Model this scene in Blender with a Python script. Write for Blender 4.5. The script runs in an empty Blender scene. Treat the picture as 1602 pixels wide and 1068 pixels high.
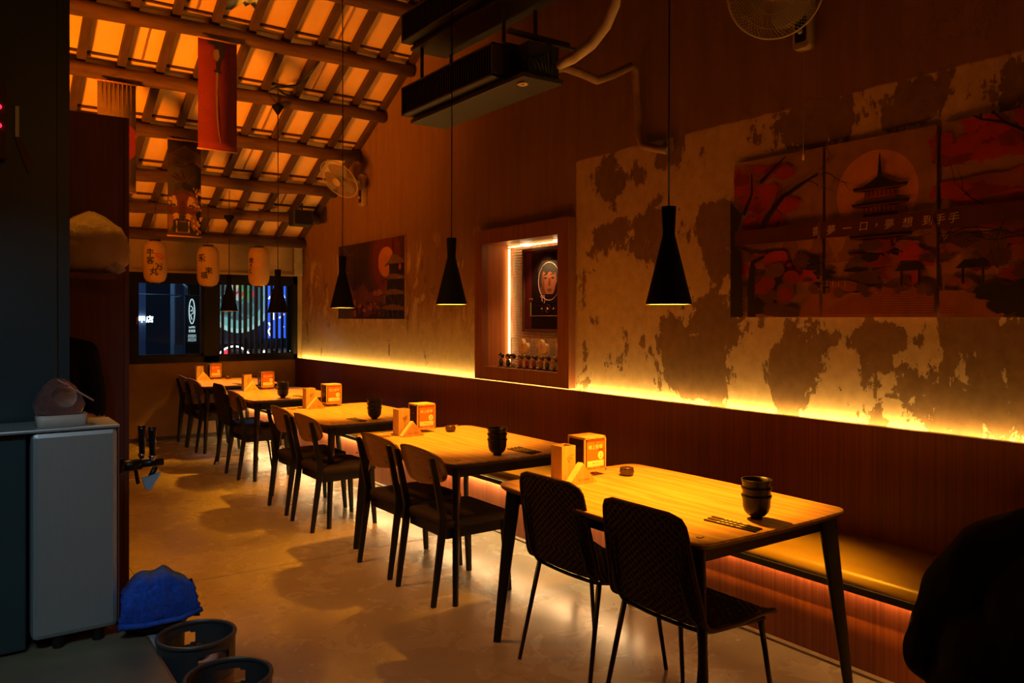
import bpy, bmesh, math, random
from mathutils import Vector, Matrix
random.seed(7)
SC = bpy.context.scene
COL = SC.collection
PI = math.pi

# ------------------------------------------------------------ camera, world, lights, exposure
FPX, YAW, CAMH = 1238.0, math.radians(35.28), 1.56
cam_d = bpy.data.cameras.new('camera'); cam = bpy.data.objects.new('camera', cam_d); COL.objects.link(cam)
cam.location = (0, 0, CAMH)
cam.rotation_euler = (PI/2, 0, -YAW)
cam_d.sensor_width = 36; cam_d.lens = FPX/1602*36
cam_d.shift_y = -(534-496)/1602
cam_d.clip_start = 0.02
SC.camera = cam
SC.view_settings.view_transform = 'Standard'
SC.view_settings.look = 'None'
SC.view_settings.exposure = 0.0
SC.view_settings.gamma = 1
SC.view_settings.use_curve_mapping = False
w = bpy.data.worlds.new('night'); SC.world = w; w.use_nodes = True
w.node_tree.nodes['Background'].inputs[0].default_value = (0.05, 0.09, 0.2, 1)
w.node_tree.nodes['Background'].inputs[1].default_value = 0.04

def lamp(kind, name, loc, target, energy, color, **kw):
    l = bpy.data.lights.new(name, kind); o = bpy.data.objects.new(name, l); COL.objects.link(o)
    l.energy = energy; l.color = color
    for k, v in kw.items(): setattr(l, k, v)
    o.location = loc
    if target is not None:
        o.rotation_euler = (Vector(target)-Vector(loc)).to_track_quat('-Z', 'Y').to_euler()
    return o
# added unseen warm fills, one for the roof boards, one for the aisle floor
lamp('AREA', 'roof_fill', (-1.8, 5.4, 1.0), (1.80, 8.3, 3.9), 76, (1, .25, .006), shape='RECTANGLE', size=1.0, size_y=.5, spread=1.05)
lamp('AREA', 'aisle_fill', (0.2, 4.6, 3.9), (1.1, 5.2, 0), 40, (1, .33, .015), shape='DISK', size=.5, spread=1.9)
# dim warm fill added behind the camera, no fixture
lamp('AREA', 'warm_fill', (1.0, -0.9, 3.0), (2.6, 4.2, 1.9), 6, (1, .30, .04), shape='DISK', size=1.0)
# cold kitchen light on the left
lamp('AREA', 'kitchen_light', (-0.35, 1.35, 2.35), (0.38, 2.9, 0.7), 1.8, (.55, .85, 1), shape='RECTANGLE', size=.5, size_y=.2, spread=1.2)
# unseen blue light added to brighten the street outside the window
lamp('POINT', 'street_fill', (1.4, 13.2, 3.2), None, 170, (.35, .6, 1), shadow_soft_size=.2)

# ------------------------------------------------------------ materials
class NX:
    """small node helper"""
    def __init__(s, name):
        s.m = bpy.data.materials.new(name); s.m.use_nodes = True
        s.t = s.m.node_tree; s.n = s.t.nodes; s.l = s.t.links
        s.b = s.n['Principled BSDF']
    def new(s, t, **kw):
        n = s.n.new(t)
        for k, v in kw.items(): setattr(n, k, v)
        return n
    def put(s, sock, v):
        if isinstance(v, bpy.types.NodeSocket): s.l.new(v, sock)
        else: sock.default_value = v
    def math(s, op, a, b=0.0, c=None, clamp=False):
        n = s.new('ShaderNodeMath', operation=op, use_clamp=clamp)
        s.put(n.inputs[0], a); s.put(n.inputs[1], b)
        if c is not None: s.put(n.inputs[2], c)
        return n.outputs[0]
    def coord(s, scale=(1, 1, 1), loc=(0, 0, 0)):
        tc = s.new('ShaderNodeTexCoord'); mp = s.new('ShaderNodeMapping')
        mp.inputs['Scale'].default_value = scale; mp.inputs['Location'].default_value = loc
        s.l.new(tc.outputs['Object'], mp.inputs[0]); return mp.outputs[0]
    def noise(s, vec, scale, detail=4, rough=.55, dist=0.):
        n = s.new('ShaderNodeTexNoise'); s.l.new(vec, n.inputs['Vector'])
        n.inputs['Scale'].default_value = scale; n.inputs['Detail'].default_value = detail
        n.inputs['Roughness'].default_value = rough; n.inputs['Distortion'].default_value = dist
        return n.outputs['Fac']
    def step(s, v, lo, hi):
        n = s.new('ShaderNodeMapRange', clamp=True); s.put(n.inputs[0], v)
        n.inputs[1].default_value = lo; n.inputs[2].default_value = hi
        return n.outputs[0]
    def mix(s, f, a, b):
        n = s.new('ShaderNodeMix', data_type='RGBA')
        s.put(n.inputs[0], f)
        for i, v in ((6, a), (7, b)):
            s.put(n.inputs[i], (*v, 1) if isinstance(v, tuple) and len(v) == 3 else v)
        return n.outputs[2]
    def bump(s, h, strength, dist=.01):
        n = s.new('ShaderNodeBump'); n.inputs['Strength'].default_value = strength
        n.inputs['Distance'].default_value = dist; s.l.new(h, n.inputs['Height'])
        s.l.new(n.outputs[0], s.b.inputs['Normal'])
    def base(s, v): s.put(s.b.inputs['Base Color'], (*v, 1) if isinstance(v, tuple) and len(v) == 3 else v)
    def rough(s, v): s.put(s.b.inputs['Roughness'], v)

def M(name, c1, c2=None, scale=8., stretch=(1, 1, 1), rough=.5, metal=0., bump=.0, detail=4, lo=.35, hi=.65, dist=0., coat=0., bd=.004, emit=None, es=0., spec=.5):
    x = NX(name)
    if c2 is None: c2 = tuple(c*.82 for c in c1)
    f = x.noise(x.coord(stretch), scale, detail, .55, dist)
    x.base(x.mix(x.step(f, lo, hi), c1, c2))
    x.rough(rough); x.b.inputs['Metallic'].default_value = metal
    x.b.inputs['Coat Weight'].default_value = coat
    x.b.inputs['Specular IOR Level'].default_value = spec
    if bump: x.bump(f, bump, bd)
    if emit:
        x.b.inputs['Emission Color'].default_value = (*emit, 1); x.b.inputs['Emission Strength'].default_value = es
    return x.m

def emis(name, c, s):
    x = NX(name); x.base((.02, .02, .02)); x.b.inputs['Emission Color'].default_value = (*c, 1)
    x.b.inputs['Emission Strength'].default_value = s; return x.m

def glass(name, c=(1, 1, 1), rough=.02, alpha=.12, tint=None):
    x = NX(name); x.base(c); x.rough(rough)
    x.b.inputs['Alpha'].default_value = alpha
    return x.m

def wall_mat():
    x = NX('peeling_plaster')
    co = x.coord()
    sep = x.new('ShaderNodeSeparateXYZ'); x.l.new(co, sep.inputs[0])
    Y, Z = sep.outputs[1], sep.outputs[2]
    big = x.noise(x.coord((1, 1, .75)), 2.7, 14, .68, .35)
    fine = x.noise(co, 14, 8, .6)
    streak = x.noise(x.coord((6, 6, .5)), 2.2, 6, .6)
    bias = None
    for (by, bz, ry, rz, s) in ((3.65, 1.35, .50, .42, .20), (3.35, 1.85, .30, .55, .20), (2.76, 1.22, .32, .36, .22), (4.25, 2.62, .50, .22, .17), (3.75, 2.68, .22, .20, .16),
                                (4.2, 2.12, .62, .20, .20), (3.45, 2.15, .3, .18, .18), (2.2, 2.68, 1.1, .16, .14), (2.9, 2.52, .12, .12, .14), (1.2, 2.6, .6, .3, .12), (2.35, 1.45, .30, .10, .2), (2.1, 1.15, .14, .2, .18), (4.3, 1.25, .2, .3, .06)):
        dy = x.math('MULTIPLY', x.math('SUBTRACT', Y, by), 1/ry); dz = x.math('MULTIPLY', x.math('SUBTRACT', Z, bz), 1/rz)
        r2 = x.math('ADD', x.math('MULTIPLY', dy, dy), x.math('MULTIPLY', dz, dz))
        v = x.math('MULTIPLY', x.math('SUBTRACT', 1.0, r2, clamp=True), s*.85)
        bias = v if bias is None else x.math('ADD', bias, v)
    field = x.math('ADD', x.math('ADD', big, bias), x.math('MULTIPLY', x.math('SUBTRACT', streak, .5), .22))
    edge_y = x.math('ADD', Y, x.math('MULTIPLY', x.math('SUBTRACT', big, .5), 1.3))
    field = x.math('ADD', field, x.math('MULTIPLY', x.step(edge_y, 2.02, 1.98), x.math('MULTIPLY', x.step(Z, 1.75, 1.5), .2)))
    frag = x.noise(x.coord((1, 1, .7), (2, 9, 4)), 9, 12, .7)
    patch = x.step(x.math('ADD', field, x.math('MULTIPLY', x.math('SUBTRACT', frag, .5), .28)), .588, .603)
    pale = x.mix(x.step(fine, .3, .7), (.45, .31, .18), (.57, .41, .25))
    dark = x.mix(x.step(fine, .3, .7), (.16, .085, .04), (.22, .125, .06))
    low = x.mix(patch, pale, dark)
    # far stretch of wall: smooth brown render with a few flaked spots near its foot
    fn = x.noise(x.coord((1, 1, .55), (3, 1, 0)), 3.4, 14, .68, .35)
    fn2 = x.noise(x.coord((1, 1, .5), (7, 4, 2)), 5.2, 12, .7, .4)
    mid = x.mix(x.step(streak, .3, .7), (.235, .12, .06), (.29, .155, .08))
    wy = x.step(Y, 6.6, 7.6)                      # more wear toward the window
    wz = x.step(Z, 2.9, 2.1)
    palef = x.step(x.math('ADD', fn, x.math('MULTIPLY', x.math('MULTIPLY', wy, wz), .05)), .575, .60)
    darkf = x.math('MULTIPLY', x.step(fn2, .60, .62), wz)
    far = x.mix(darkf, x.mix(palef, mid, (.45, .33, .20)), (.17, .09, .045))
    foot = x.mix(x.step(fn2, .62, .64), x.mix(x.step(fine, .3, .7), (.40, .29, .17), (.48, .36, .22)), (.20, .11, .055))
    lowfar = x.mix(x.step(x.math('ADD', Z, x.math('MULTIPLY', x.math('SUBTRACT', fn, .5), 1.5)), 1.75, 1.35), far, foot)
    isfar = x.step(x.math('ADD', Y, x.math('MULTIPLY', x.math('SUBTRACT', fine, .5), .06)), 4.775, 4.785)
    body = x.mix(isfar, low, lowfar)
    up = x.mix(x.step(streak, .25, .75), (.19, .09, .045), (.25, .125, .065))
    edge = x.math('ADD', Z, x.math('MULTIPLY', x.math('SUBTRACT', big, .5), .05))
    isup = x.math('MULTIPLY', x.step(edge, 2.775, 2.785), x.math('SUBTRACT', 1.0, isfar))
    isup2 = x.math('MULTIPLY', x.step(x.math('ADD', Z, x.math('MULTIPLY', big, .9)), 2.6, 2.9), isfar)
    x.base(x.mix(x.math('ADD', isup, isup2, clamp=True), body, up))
    x.rough(.85)
    h = x.math('ADD', x.math('MULTIPLY', x.math('SUBTRACT', 1.0, patch), x.math('SUBTRACT', 1.0, isfar)), x.math('MULTIPLY', fine, .35))
    x.bump(h, .6, .008)
    return x.m

def floor_mat():
    x = NX('polished_concrete')
    co = x.coord()
    a = x.noise(co, .9, 8, .6, .4); b = x.noise(x.coord((1, 1, 1), (4, 2, 0)), 3.5, 8, .65, .8); c = x.noise(co, 30, 4)
    col = x.mix(x.step(a, .38, .62), (.40, .33, .235), (.31, .245, .17))
    col = x.mix(x.math('MULTIPLY', x.step(b, .45, .75), .22), col, (.46, .38, .28))
    col = x.mix(x.math('MULTIPLY', x.step(c, .6, .72), .25), col, (.12, .09, .06))
    x.base(col)
    x.rough(x.math('ADD', .19, x.math('MULTIPLY', x.step(b, .35, .7), .15)))
    x.bump(b, .12, .01)
    return x.m

def table_mat():
    x = NX('oiled_ash')
    n = x.new('ShaderNodeTexWave', wave_type='BANDS', bands_direction='X')
    x.l.new(x.coord((1, .14, 1)), n.inputs[0]); n.inputs['Scale'].default_value = 5; n.inputs['Distortion'].default_value = 14
    n.inputs['Detail'].default_value = 4; n.inputs['Detail Scale'].default_value = 1.2
    g = x.noise(x.coord((60, 2.5, 1)), 2, 4)
    col = x.mix(n.outputs['Fac'], (.60, .34, .13), (.44, .22, .075))
    x.base(x.mix(x.math('MULTIPLY', x.step(g, .4, .7), .35), col, (.34, .17, .06)))
    x.rough(.42); x.bump(g, .05, .002)
    return x.m

WALL = wall_mat(); FLOOR = floor_mat(); TTOP = table_mat()
ENDW = M('stained_plaster', (.36, .25, .14), (.26, .165, .08), 1.6, rough=.9, bump=.3, detail=10, dist=.5, lo=.4, hi=.6)
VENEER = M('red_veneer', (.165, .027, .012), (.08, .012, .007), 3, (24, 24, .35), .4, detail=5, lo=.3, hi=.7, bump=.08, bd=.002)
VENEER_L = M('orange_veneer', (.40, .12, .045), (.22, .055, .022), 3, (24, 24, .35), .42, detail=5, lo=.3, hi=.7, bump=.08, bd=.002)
NICHEW = M('niche_wood', (.40, .13, .035), (.30, .09, .022), 3, (14, 14, .5), .45)
LEATHER = M('olive_vinyl', (.43, .29, .07), (.36, .23, .05), 3, rough=.34, bump=.05)
BLACKM = M('black_metal', (.008, .007, .007), rough=.38, spec=.4)
SHADE = M('shade_black', (.005, .0045, .004), rough=.7, spec=.08)
SHADEIN = M('shade_inner', (.75, .66, .5), rough=.5)
BLACKW = M('black_wood', (.007, .006, .006), (.004, .0035, .0035), 20, rough=.42, spec=.35)
EDGE = M('dark_edge', (.045, .02, .012), rough=.4)
PLY = M('bent_ply', (.30, .125, .05), (.21, .08, .03), 4, (1, 3, 14), .36, coat=.2)
CUSH = M('dark_upholstery', (.032, .014, .011), (.02, .009, .007), 60, rough=.8, bump=.2)
RATTAN = M('brown_rattan', (.034, .011, .007), (.018, .006, .004), 60, rough=.5, bump=.2, spec=.3)
LOG = M('old_log', (.12, .05, .024), (.055, .022, .011), 3, (.7, 5, 5), .85, bump=.6, detail=8)
RAFT = M('old_rafter', (.065, .026, .014), (.036, .014, .008), 4, (6, 1, 1), .85, bump=.4, detail=8)
BOARD = M('roof_board', (.72, .46, .18), (.64, .38, .14), 2, rough=.75, bump=.1, detail=8)
LATH = M('lath', (.30, .15, .08), (.22, .1, .05), 5, rough=.8)
BWOOD = M('light_bamboo_wood', (.62, .38, .18), (.52, .29, .12), 3, (16, 16, 1), .5)
CREAM = M('cream_paper', (.80, .70, .50), rough=.7)
ORANGE = M('orange_print', (.75, .17, .03), rough=.4)
REDP = M('red_print', (.50, .02, .015), rough=.5)
WHITEP = M('white_print', (.82, .78, .68), rough=.5)
INK = M('black_ink', (.012, .010, .010), rough=.6)
CERAM = M('black_ceramic', (.006, .005, .004), (.012, .008, .006), 40, rough=.33, bump=.15, spec=.35)
POTC = M('brown_ceramic', (.06, .025, .015), rough=.25)
STEEL = M('brushed_steel', (.40, .45, .46), (.385, .43, .44), 4, (40, 40, 1), .42, metal=.65)
CHROME = M('chrome', (.75, .78, .8), rough=.14, metal=1)
PLAST = M('dark_teal_paint', (.018, .045, .055), (.013, .034, .042), 2, rough=.4)
FANP = M('fan_plastic', (.36, .25, .15), rough=.45)
FANB = M('fan_blade', (.20, .14, .10), rough=.3)
PIPEW = M('white_insulation', (.60, .44, .30), (.5, .34, .2), 8, rough=.7)
PIPEB = M('tan_insulation', (.28, .155, .08), (.2, .1, .05), 8, rough=.7)
ACM = M('ac_metal', (.05, .042, .034), (.035, .03, .025), 5, rough=.5, metal=.3)
ACB = M('ac_black', (.014, .014, .014), rough=.6)
BLUE = M('blue_terry', (.012, .085, .55), (.006, .045, .33), 90, rough=.95, bump=.5)
RUBBER = M('keg_rubber', (.035, .042, .046), rough=.4)
KEGM = M('keg_metal', (.22, .12, .09), rough=.35, metal=.7)
SKIN = M('skin', (.48, .27, .18), rough=.5)
CLOTH = M('black_cloth', (.012, .014, .014), (.007, .008, .009), 14, rough=.95, bump=.3, spec=.15)
HAIR = M('black_hair', (.012, .009, .008), rough=.5)
DENIM = M('dark_trousers', (.02, .022, .03), rough=.9)
LED = emis('led_yellow', (1, .60, .13), 42)
LEDS = emis('led_seat', (1, .70, .30), 125)
LEDN = emis('led_niche', (1, .50, .13), 7)
BULB = emis('bulb', (1, .5, .12), 14)

# ------------------------------------------------------------ mesh builder
def frame(origin, ex, ey):
    """4x4 from origin and two unit axes"""
    ex = Vector(ex).normalized(); ey = Vector(ey).normalized(); ez = ex.cross(ey)
    m = Matrix((ex, ey, ez)).transposed().to_4x4(); m.translation = Vector(origin); return m
def WALLF(x, y, z): return frame((x, y, z), (0, -1, 0), (0, 0, 1))     # flat things on the right wall, facing the room
def FRONT(x, y, z): return frame((x, y, z), (1, 0, 0), (0, 0, 1))      # flat things facing the camera end of the room

class MB:
    def __init__(s): s.v = []; s.f = []; s.mi = []; s.sm = []; s.mats = []
    def slot(s, m):
        if m is None: return 0
        if m not in s.mats: s.mats.append(m)
        return s.mats.index(m)
    def add(s, vs, fs, m=None, smooth=False, xf=None):
        b = len(s.v); k = s.slot(m)
        for p in vs:
            p = Vector(p); s.v.append(xf @ p if xf is not None else p)
        for f in fs: s.f.append([b+i for i in f]); s.mi.append(k); s.sm.append(smooth)
        return s
    def box(s, x0, x1, y0, y1, z0, z1, m=None, xf=None):
        vs = [(x, y, z) for z in (z0, z1) for y in (y0, y1) for x in (x0, x1)]
        return s.add(vs, [(0, 2, 3, 1), (4, 5, 7, 6), (0, 1, 5, 4), (2, 6, 7, 3), (0, 4, 6, 2), (1, 3, 7, 5)], m, False, xf)
    def hexa(s, lo, hi, m=None):
        """loft of two quads (lists of 4 points)"""
        return s.add(list(lo)+list(hi), [(3, 2, 1, 0), (4, 5, 6, 7), (0, 1, 5, 4), (1, 2, 6, 5), (2, 3, 7, 6), (3, 0, 4, 7)], m)
    def tube(s, pts, r, n=8, m=None, cap=True, closed=False, smooth=True, xf=None):
        pts = [Vector(p) for p in pts]; N = len(pts); R = r if isinstance(r, (list, tuple)) else [r]*N
        vs = []; fs = []; prev = None
        for i, p in enumerate(pts):
            if closed: d = pts[(i+1) % N]-pts[i-1]
            else: d = pts[min(i+1, N-1)]-pts[max(i-1, 0)]
            d.normalize()
            if prev is None:
                a = Vector((0, 0, 1)) if abs(d.z) < .9 else Vector((1, 0, 0)); a = (a-d*a.dot(d)).normalized()
            else: a = (prev-d*prev.dot(d)).normalized()
            prev = a; b = d.cross(a)
            for k in range(n):
                t = 2*PI*k/n; vs.append(p+(a*math.cos(t)+b*math.sin(t))*R[i])
        M_ = N if closed else N-1
        for i in range(M_):
            for k in range(n):
                j = (i+1) % N
                fs.append((i*n+k, i*n+(k+1) % n, j*n+(k+1) % n, j*n+k))
        s.add(vs, fs, m, smooth, xf)
        if cap and not closed:
            b = len(s.v)-len(vs); k_ = s.slot(m)
            s.f.append([b+k for k in range(n)][::-1]); s.mi.append(k_); s.sm.append(False)
            s.f.append([b+(N-1)*n+k for k in range(n)]); s.mi.append(k_); s.sm.append(False)
        return s
    def lathe(s, prof, n=24, m=None, xf=None, smooth=True):
        """prof: list of (r, z)"""
        vs = []; fs = []
        for (r, z) in prof:
            for k in range(n):
                t = 2*PI*k/n; vs.append((r*math.cos(t), r*math.sin(t), z))
        for i in range(len(prof)-1):
            for k in range(n): fs.append((i*n+k, i*n+(k+1) % n, (i+1)*n+(k+1) % n, (i+1)*n+k))
        return s.add(vs, fs, m, smooth, xf)
    def poly(s, pts, off=0., m=None, xf=None):
        return s.add([(p[0], p[1], off) for p in pts], [list(range(len(pts)))], m, False, xf)
    def prism(s, pts, z0, z1, m=None, xf=None, smooth=False):
        n = len(pts)
        vs = [(p[0], p[1], z0) for p in pts]+[(p[0], p[1], z1) for p in pts]
        s.add(vs, [list(range(n))[::-1], list(range(n, 2*n))], m, False, xf)
        b = len(s.v)-2*n; k_ = s.slot(m)
        for i in range(n):
            j = (i+1) % n; s.f.append([b+i, b+j, b+n+j, b+n+i]); s.mi.append(k_); s.sm.append(smooth)
        return s
    def ball(s, c, r, m=None, n=12, k=8, xf=None):
        if not isinstance(r, (tuple, list)): r = (r, r, r)
        vs = []; fs = []
        for i in range(k+1):
            ph = PI*i/k
            for j in range(n):
                t = 2*PI*j/n; vs.append((c[0]+r[0]*math.sin(ph)*math.cos(t), c[1]+r[1]*math.sin(ph)*math.sin(t), c[2]-r[2]*math.cos(ph)))
        for i in range(k):
            for j in range(n): fs.append((i*n+j, i*n+(j+1) % n, (i+1)*n+(j+1) % n, (i+1)*n+j))
        return s.add(vs, fs, m, True, xf)
    def text(s, txt, size, m, xf, cx=0, cy=0, rot=0, off=0.0008, sx=1.):
        vs, fs = textgeo(txt)
        c, q = math.cos(rot), math.sin(rot)
        out = []
        for (a, b) in vs:
            a *= size*sx; b *= size
            out.append((cx+a*c-b*q, cy+a*q+b*c, off))
        return s.add(out, fs, m, False, xf)
    def build(s, name, m=None, parent=None, loc=(0, 0, 0), bevel=0., **props):
        me = bpy.data.meshes.new(name); me.from_pydata([tuple(v) for v in s.v], [], s.f)
        if s.mats:
            for x in s.mats: me.materials.append(x)
        elif m is not None: me.materials.append(m)
        me.polygons.foreach_set('material_index', s.mi if s.mats else [0]*len(s.f))
        me.polygons.foreach_set('use_smooth', s.sm)
        me.update()
        o = bpy.data.objects.new(name, me); COL.objects.link(o); o.location = loc
        if parent is not None: o.parent = parent
        if bevel:
            b = o.modifiers.new('bevel', 'BEVEL'); b.width = bevel; b.segments = 2; b.limit_method = 'ANGLE'; b.angle_limit = .7
        for k, v in props.items(): o[k] = v
        return o

_tc = {}
def textgeo(txt, bold=0.):
    key = (txt, bold)
    if key in _tc: return _tc[key]
    cu = bpy.data.curves.new('t', 'FONT'); cu.body = txt; cu.align_x = 'CENTER'; cu.align_y = 'CENTER'; cu.resolution_u = 3; cu.offset = bold
    o = bpy.data.objects.new('t', cu); COL.objects.link(o)
    dg = bpy.context.evaluated_depsgraph_get()
    me = bpy.data.meshes.new_from_object(o.evaluated_get(dg))
    vs = [(v.co.x, v.co.y) for v in me.vertices]; fs = [list(p.vertices) for p in me.polygons]
    if vs:   # centre on the ink
        xs = [v[0] for v in vs]; ys = [v[1] for v in vs]; mx = (min(xs)+max(xs))/2; my = (min(ys)+max(ys))/2
        vs = [(a-mx, b-my) for a, b in vs]
    bpy.data.objects.remove(o); bpy.data.meshes.remove(me); bpy.data.curves.remove(cu)
    _tc[key] = (vs, fs); return _tc[key]

def thing(name, label, cat, loc=(0, 0, 0), rz=0., group=None):
    o = bpy.data.objects.new(name, None); COL.objects.link(o); o.empty_display_size = .05
    o.location = loc; o.rotation_euler = (0, 0, rz); o['label'] = label; o['category'] = cat
    if group: o['group'] = group
    return o
def tag(o, label, cat, group=None):
    o['label'] = label; o['category'] = cat
    if group: o['group'] = group
    return o
def struct(o): o['kind'] = 'structure'; return o
def dup(root, loc, rz, label, group=None):
    r = root.copy(); COL.objects.link(r); r.location = loc; r.rotation_euler = (0, 0, rz); r['label'] = label
    if group: r['group'] = group
    def rec(a, b):
        for ch in a.children:
            c = ch.copy(); COL.objects.link(c); c.parent = b; rec(ch, c)
    rec(root, r)
    return r

# where the ray through a pixel of the photograph meets a plane of the room
def ray(u, v):
    r = (u-801)/FPX; s = (496-v)/FPX
    return Vector((math.sin(YAW)+r*math.cos(YAW), math.cos(YAW)-r*math.sin(YAW), s))
def on_y(u, v, y): d = ray(u, v); return Vector((0, 0, CAMH))+d*(y/d.y)
def on_x(u, v, x): d = ray(u, v); return Vector((0, 0, CAMH))+d*(x/d.x)
def on_z(u, v, z): d = ray(u, v); return Vector((0, 0, CAMH))+d*((z-CAMH)/d.z)

def arc(cx, cy, r, a0, a1, n): return [(cx+r*math.cos(a0+(a1-a0)*i/n), cy+r*math.sin(a0+(a1-a0)*i/n)) for i in range(n+1)]
def rrect(x0, x1, y0, y1, r, n=5):
    return arc(x1-r, y1-r, r, 0, PI/2, n)+arc(x0+r, y1-r, r, PI/2, PI, n)+arc(x0+r, y0+r, r, PI, 1.5*PI, n)+arc(x1-r, y0+r, r, 1.5*PI, 2*PI, n)
def clip(poly, x0, x1, y0, y1):
    for ax, lim, sg in ((0, x0, 1), (0, x1, -1), (1, y0, 1), (1, y1, -1)):
        out = []
        for i in range(len(poly)):
            a, b = poly[i-1], poly[i]
            ia, ib = (a[ax]-lim)*sg >= 0, (b[ax]-lim)*sg >= 0
            if ia != ib:
                t = (lim-a[ax])/(b[ax]-a[ax]); out.append((a[0]+(b[0]-a[0])*t, a[1]+(b[1]-a[1])*t))
            if ib: out.append(b)
        poly = out
        if len(poly) < 3: return []
    return poly

# ------------------------------------------------------------ setting: floor, walls, roof
D, W = 10.75, 4.0
struct(MB().box(-2.4, 4.3, -2.6, 11.0, -.12, -.006, ).build('floor', M('joint_dirt', (.06, .04, .03))))
FL = bpy.data.objects['floor']
ys = [-2.6, 1.3, 4.9, 8.55, 10.9]
for j in range(4):
    for (a, b) in ((-2.4, .9), (.9, 4.3)):
        MB().box(a+.002, b-.002, ys[j]+.003, ys[j+1]-.003, -.05, 0).build('slab', FLOOR, FL)

def roofz(y): return 4.146-.49*(y-7.44)
RY, RZ = 4.5, roofz(4.5)+.17
# right wall with the niche opening (a gable)
NY0, NY1, NZ0, NZ1 = 4.93, 6.03, 1.115, 2.22
wb = MB()
def wq(y0, z0, y1, z1): wb.add([(W, y0, z0), (W, y1, z0), (W, y1, z1), (W, y0, z1)], [(0, 1, 2, 3)])
wq(-2.6, -.05, NY0-.02, 2.30); wq(NY1+.02, -.05, D+.15, 2.30); wq(NY0-.02, -.05, NY1+.02, NZ0-.02); wq(NY0-.02, NZ1+.02, NY1+.02, 2.30)
wb.add([(W, -2.6, 2.3), (W, D+.15, 2.3), (W, D+.15, roofz(D+.15)+.25), (W, RY, RZ+.1), (W, -2.6, 2.35)], [(0, 1, 2, 3, 4)])
wo = struct(wb.build('wall_right', WALL))
sm = wo.modifiers.new('thick', 'SOLIDIFY'); sm.thickness = .30; sm.offset = 1
# niche lining
nb = MB()
nb.box(W, 4.26, NY1, NY1+.02, NZ0-.02, NZ1+.02).box(W, 4.26, NY0-.02, NY0, NZ0-.02, NZ1+.02)
nb.box(W, 4.26, NY0, NY1, NZ0-.02, NZ0).box(W, 4.26, NY0, NY1, NZ1, NZ1+.02)
# far (end) wall with window opening
WX0, WX1, WZ0, WZ1 = 1.30, 3.93, .975, 2.125
eb = MB()
eb.box(-2.4, W, D, D+.2, -.05, WZ0).box(-2.4, W, D, D+.2, WZ1, 2.75).box(-2.4, WX0, D, D+.2, WZ0, WZ1).box(WX1, W, D, D+.2, WZ0, WZ1)
struct(eb.build('wall_far', ENDW))
struct(MB().box(-2.6, -2.4, -2.6, D+.2, -.05, 5.8).build('wall_left', M('left_plaster', (.12, .07, .04), rough=.9)))
struct(MB().box(-2.6, 4.3, -2.8, -2.6, -.05, 5.8).build('wall_near', M('near_plaster', (.10, .06, .04), rough=.9)))
# broken plaster lip above the window corner
tb = MB()
pz = 2.13
for i in range(9):
    q = .045*random.random()
    tb.box(3.88-q*.4, 3.995, D-.035-q*.3, D, pz, pz+.055+q*.3); pz += .055
struct(tb.build('trim_1', M('broken_plaster', (.55, .42, .26), rough=.9)))
struct(MB().box(1.3, 3.9, D-.03, D, 2.125, 2.155).build('trim_2', ENDW))
# baseboard of the far wall
struct(MB().box(-2.4, 3.26, D-.012, D, 0, .05).build('baseboard_far', M('dark_base', (.07, .04, .025))))

# ---- roof
SL = math.atan(.49)
sdir = Vector((0, -math.cos(SL), math.sin(SL))); ndir = Vector((0, math.sin(SL), math.cos(SL)))
def RP(x, y, n=0.): # point above purlin line
    return Vector((x, y, roofz(y)))+ndir*n
ceil = MB()
lo = [RP(-2.5, D+.3, .205), RP(4.3, D+.3, .205), RP(4.3, RY, .205), RP(-2.5, RY, .205)]
ceil.hexa([p for p in lo], [p+Vector((0, 0, .05)) for p in lo])
zt = roofz(RY)+.25
ceil.hexa([(-2.5, RY, zt), (4.3, RY, zt), (4.3, -2.7, 2.35), (-2.5, -2.7, 2.35)], [(-2.5, RY, zt+.05), (4.3, RY, zt+.05), (4.3, -2.7, 2.4), (-2.5, -2.7, 2.4)])
CE = struct(ceil.build('ceiling', M('roof_deck', (.10, .05, .03), rough=.9)))
PY = [10.08, 9.5, 8.806, 8.12, 7.44, 6.75, 6.06, 5.38]
for i, y in enumerate(PY):
    random.seed(20+i)
    pts = []; rr = []
    for k in range(15):
        x = -2.3+k*6.27/14
        pts.append((x, y+random.uniform(-.012, .012), roofz(y)+random.uniform(-.012, .012))); rr.append(.066+random.uniform(-.007, .009))
    MB().tube(pts, rr, 14).build('purlin', LOG, CE)
MB().tube([(-2.3, 10.64, 2.60), (4, 10.64, 2.58)], .065, 10).build('wall_plate', LOG, CE)
PITCH = .335
xs = [4.0-.03-PITCH*k for k in range(14)]
for x in xs:
    a, b = RP(x, D, .0), RP(x, RY, .0)
    h = .035
    lo = [a+Vector((-h, 0, 0))+ndir*.07, a+Vector((h, 0, 0))+ndir*.07, b+Vector((h, 0, 0))+ndir*.07, b+Vector((-h, 0, 0))+ndir*.07]
    hi = [p+ndir*.065 for p in lo]
    MB().hexa(lo, hi).build('rafter', RAFT, CE)
rows = [(10.74, 10.08), (10.08, 9.5), (9.5, 8.806), (8.806, 8.12), (8.12, 7.44), (7.44, 6.75), (6.75, 6.06)]
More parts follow.
